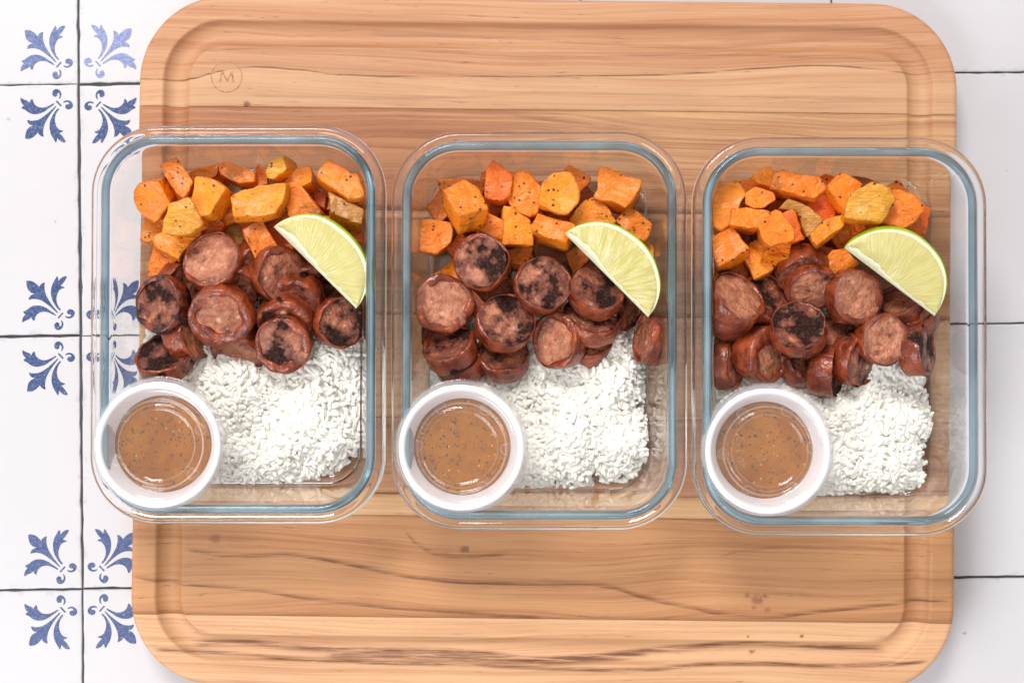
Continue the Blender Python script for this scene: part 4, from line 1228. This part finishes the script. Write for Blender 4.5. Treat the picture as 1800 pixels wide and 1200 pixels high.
# ------------------------------------------------------------------ sauce cups
CUP_Z = ZB + 0.0245
CUP_PX = [(276, 782), (811, 787), (1351.5, 793)]
CUPS = [unproject(p[0], p[1], CUP_Z + 0.0335) for p in CUP_PX]
def mat_cup():
    t = NT('milky_plastic'); 
    t.p(Base_Color=(0.84, 0.815, 0.835), Roughness=0.35)
    tl = t.new('ShaderNodeBsdfTranslucent'); t.set(tl.inputs[0], (0.93, 0.91, 0.92))
    mx = t.new('ShaderNodeMixShader'); mx.inputs[0].default_value = 0.06
    t.t.links.new(t.b.outputs[0], mx.inputs[1]); t.t.links.new(tl.outputs[0], mx.inputs[2])
    t.t.links.new(mx.outputs[0], t.out.inputs['Surface'])
    return t.m
def mat_lid():
    t = NT('thin_clear_plastic')
    t.t.nodes.remove(t.b)
    tr = t.new('ShaderNodeBsdfTransparent'); tr.inputs[0].default_value = (0.985, 0.985, 0.985, 1)
    gl = t.new('ShaderNodeBsdfGlossy'); gl.inputs['Roughness'].default_value = 0.08
    gl.inputs['Color'].default_value = (1, 1, 1, 1)
    fr = t.new('ShaderNodeFresnel')
    bf = t.new('ShaderNodeNewGeometry').outputs['Backfacing']
    t.set(fr.inputs['IOR'], t.math('MULTIPLY_ADD', bf, 1 / 1.5 - 1.5, 1.5))
    mx = t.new('ShaderNodeMixShader')
    t.t.links.new(fr.outputs[0], mx.inputs[0]); t.t.links.new(tr.outputs[0], mx.inputs[1]); t.t.links.new(gl.outputs[0], mx.inputs[2])
    lw = t.new('ShaderNodeLayerWeight'); lw.inputs[0].default_value = 0.5
    hz = t.new('ShaderNodeBsdfDiffuse'); hz.inputs[0].default_value = (0.92, 0.91, 0.92, 1)
    tl = t.new('ShaderNodeBsdfTranslucent'); tl.inputs[0].default_value = (0.92, 0.91, 0.92, 1)
    m1 = t.new('ShaderNodeMixShader'); m1.inputs[0].default_value = 0.5
    t.t.links.new(hz.outputs[0], m1.inputs[1]); t.t.links.new(tl.outputs[0], m1.inputs[2])
    m2 = t.new('ShaderNodeMixShader')
    t.set(m2.inputs[0], t.step(lw.outputs['Facing'], 0.10, 0.80, 0.012, 0.34))
    t.t.links.new(mx.outputs[0], m2.inputs[1]); t.t.links.new(m1.outputs[0], m2.inputs[2])
    t.t.links.new(m2.outputs[0], t.out.inputs['Surface'])
    return t.m
def mat_sauce():
    t = NT('herb_vinaigrette'); o = t.obj()
    w = t.math('MULTIPLY', t.rand(), 30)
    c = t.mix(t.step(t.noise(o, 60, 4, 0.6, w), 0.3, 0.7), (0.285, 0.084, 0.002), (0.385, 0.140, 0.007))
    v = t.voro(o, 520, w)
    sp = t.math('MULTIPLY', t.step(v.outputs['Distance'], 0.36, 0.22), t.step(t.sep(v.outputs['Color'])[0], 0.55, 0.60))
    c = t.mix(t.math('MULTIPLY', sp, 0.85), c, (0.055, 0.025, 0.010))
    v = t.voro(o, 560, t.math('ADD', w, 4))
    sp = t.math('MULTIPLY', t.step(v.outputs['Distance'], 0.30, 0.18), t.step(t.sep(v.outputs['Color'])[0], 0.80, 0.84))
    c = t.mix(t.math('MULTIPLY', sp, 0.8), c, (0.72, 0.50, 0.22))
    t.p(Base_Color=c, Roughness=0.08, Subsurface_Weight=0.3)
    t.b.inputs['Subsurface Radius'].default_value = (1.0, 0.5, 0.15)
    t.b.inputs['Subsurface Scale'].default_value = 0.006
    t.bump(t.noise(o, 120, 2), 0.0004, 0.3)
    return t.m
def mat_flake():
    t = NT('dried_herb')
    o = t.obj()
    t.p(Base_Color=t.mix(t.noise(o, 800, 2), (0.03, 0.018, 0.008), (0.10, 0.065, 0.03)), Roughness=0.6)
    return t.m
M_CUP, M_LID, M_SAUCE, M_FLAKE = mat_cup(), mat_lid(), mat_sauce(), mat_flake()
def mm(pts): return [(r / 1000, z / 1000) for r, z in pts]
def solid_lathe(profile, mat, name, n=96, cap=True):
    V, F = lathe(profile, n)
    if cap:
        F.append(tuple(range(n))[::-1]); F.append(tuple((len(profile) - 1) * n + i for i in range(n)))
    me = make_mesh(name, V, F, mat)
    bm = bmesh.new(); bm.from_mesh(me); bmesh.ops.recalc_face_normals(bm, faces=bm.faces); bm.to_mesh(me); bm.free()
    return me
CUP_PROF = [(0.4, 0), (18.0, 0)] + [tuple(p) for p in chaikin([(18.0, 0), (19.8, 0.4), (20.4, 2), (30.0, 29.6), (30.8, 30.5), (32.2, 30.4), (32.9, 29.8), (33.3, 30.4), (33.2, 31.4), (32.3, 32.0), (31.0, 32.0), (29.9, 31.2), (29.3, 29.4), (19.7, 3.2), (18.8, 1.3), (17, 1.0)], 2)] + [(0.4, 1.0)]
cup_me = solid_lathe(mm(CUP_PROF), M_CUP, 'sauce_cup')
LIDP = [(0.3, 29.6), (19.0, 29.6), (19.5, 30.3), (20.9, 30.3), (21.4, 29.6), (23.2, 29.6), (23.8, 30.6), (24.4, 31.3), (28.6, 31.4), (29.5, 32.4), (30.3, 33.0), (32.4, 33.0), (33.6, 32.2), (34.2, 29.5), (35.2, 27.2), (36.2, 27.0)]
def lid_mesh():
    prof = chaikin(LIDP, 2, 0.25)
    th = 0.35
    up = [tuple(p) for p in prof]
    # offset copy for the underside
    dn = []
    for i, p in enumerate(prof):
        a, b = prof[max(i - 1, 0)], prof[min(i + 1, len(prof) - 1)]
        tx, tz = b - a
        l = math.hypot(tx, tz) or 1
        dn.append((max(p[0] + tz / l * -th * -1 * -1, 0.3), p[1] - tx / l * th))
    pr = up + dn[::-1]
    V, F = lathe(mm(pr), 180)
    # knurled skirt
    r = np.hypot(V[:, 0], V[:, 1]); a = np.arctan2(V[:, 1], V[:, 0])
    k = np.clip((r - 0.0336) / 0.0006, 0, 1) * np.clip((0.0362 - r) / 0.0006, 0, 1)
    rip = 1 + 0.010 * np.sin(a * 90) * k
    V[:, 0] *= rip; V[:, 1] *= rip
    return make_mesh('lid', V, F, M_LID)
lid_me = lid_mesh()
def bump_mesh():
    prof = [(3.1, 0.0), (3.0, 0.9), (2.7, 1.25), (2.3, 1.1), (1.2, 1.0), (0.05, 1.0)]
    V, F = lathe(mm(prof), 24)
    return make_mesh('stacking_bump', V, F, M_LID)
bump_me = bump_mesh()
LIQ = 20.0
rl = 19.7 + (29.3 - 19.7) * (LIQ - 3.2) / (29.4 - 3.2) - 0.15
sauce_me = solid_lathe(mm([(0.3, 1.3), (18.2, 1.5), (19.4, 3.4), (rl - 0.3, LIQ - 0.3), (rl, LIQ + 0.35), (rl - 0.7, LIQ + 0.05), (rl - 2, LIQ), (0.3, LIQ)]), M_SAUCE, 'dressing')
def flakes(seed, n=230):
    rs = np.random.RandomState(seed)
    V, F = [], []
    for k in range(n):
        rr = (rl - 1.2) * math.sqrt(rs.rand()) / 1000; a = rs.rand() * 6.283
        sz = abs(rs.normal(0.00014, 0.00018)) + 0.00012
        asp = rs.uniform(1, 2.6); ya = rs.rand() * 6.283
        m = rs.randint(4, 7)
        z0 = LIQ / 1000 - 0.0001
        b = len(V)
        pts = []
        for j in range(m):
            t = 6.283 * j / m + rs.uniform(-.4, .4)
            x, y = math.cos(t) * sz * asp * rs.uniform(.6, 1.1), math.sin(t) * sz * rs.uniform(.6, 1.1)
            pts.append((rr * math.cos(a) + x * math.cos(ya) - y * math.sin(ya), rr * math.sin(a) + x * math.sin(ya) + y * math.cos(ya)))
        for p in pts: V.append((p[0], p[1], z0))
        for p in pts: V.append((p[0], p[1], z0 + 0.00025))
        F.append(tuple(b + m + j for j in range(m)))
        for j in range(m): F.append((b + j, b + (j + 1) % m, b + m + (j + 1) % m, b + m + j))
    return make_mesh('herb_flakes', V, F, M_FLAKE, False)
CUPROT = [R(20), R(-2), R(4)]
for ci in range(3):
    loc = (CUPS[ci][0], CUPS[ci][1], CUP_Z)
    side = ('left', 'middle', 'right')[ci]
    what = ('at the lower left of the left container', 'on the rice of the middle container', 'on the rice of the right container')[ci]
    c = bpy.data.objects.new('sauce_cup', None)
    COL.objects.link(c)
    c.location = loc
    link('cup_body', cup_me, c)
    c.rotation_euler = (0, 0, CUPROT[ci])
    tag(c, 'milky plastic sauce cup with a clear lid ' + what, 'sauce cup', 'lidded sauce cups')
    l = link('lid', lid_me, c)
    for k in range(6):
        a = R(60 * k)
        link('stacking_bump', bump_me, l, (0.0236 * math.cos(a), 0.0236 * math.sin(a), 0.0298))
    s_ = link('dressing', sauce_me, None, loc)
    tag(s_, 'brown herb-flecked dressing inside the %s sauce cup' % side, 'dressing', 'dressings in the sauce cups')
    f = link('herb_flakes', flakes(40 + ci), s_)
    f['kind'] = 'stuff'
    if ci == 2:
        # faint moulded characters on the lid, reading sideways
        cu = bpy.data.curves.new('moulded_text', 'FONT')
        cu.body = '20 112'
        cu.size = 0.0062
        cu.extrude = 0.0001
        cu.align_x = 'CENTER'
        tmp = bpy.data.objects.new('moulded_text', cu)
        COL.objects.link(tmp)
        dg = bpy.context.evaluated_depsgraph_get()
        me = bpy.data.meshes.new_from_object(tmp.evaluated_get(dg))
        bpy.data.objects.remove(tmp)
        me.materials.clear()
        me.materials.append(M_LID)
        tx = link('moulded_text', me, l, (-0.0125, 0.0005, 0.0302))
        tx.rotation_euler = (0, 0, R(90) - CUPROT[ci])

rice(0, [(243,640),(241,588),(300,560),(400,520),(480,470),(560,560),(612,560),(640,575),(644,640),(644,720),(640,790),(615,798),(600,818),(580,826),(560,838),(520,848),(500,858),(470,850),(440,858),(430,866),(410,852),(390,852),(360,858),(300,830),(250,760),(245,690)],
     'white rice spread across the lower half of the left container', 11)
rice(1, [(748,700),(746,640),(756,600),(850,560),(960,520),(1080,545),(1118,570),(1128,600),(1140,650),(1138,690),(1126,715),(1140,735),(1156,745),(1156,780),(1161,800),(1150,820),(1128,822),(1112,842),(1085,850),(1060,838),(1045,838),(1022,862),(990,856),(950,860),(920,858),(850,850),(780,800)],
     'white rice spread across the lower half of the middle container', 12)
rice(2, [(1250,690),(1250,588),(1300,580),(1400,540),(1500,560),(1600,560),(1634,610),(1628,650),(1630,690),(1640,712),(1654,735),(1648,765),(1622,775),(1628,815),(1618,828),(1630,845),(1634,862),(1600,862),(1570,874),(1530,866),(1500,872),(1480,884),(1468,878),(1445,892),(1420,880),(1350,850),(1280,800)],
     'white rice spread across the lower half of the right container', 13)
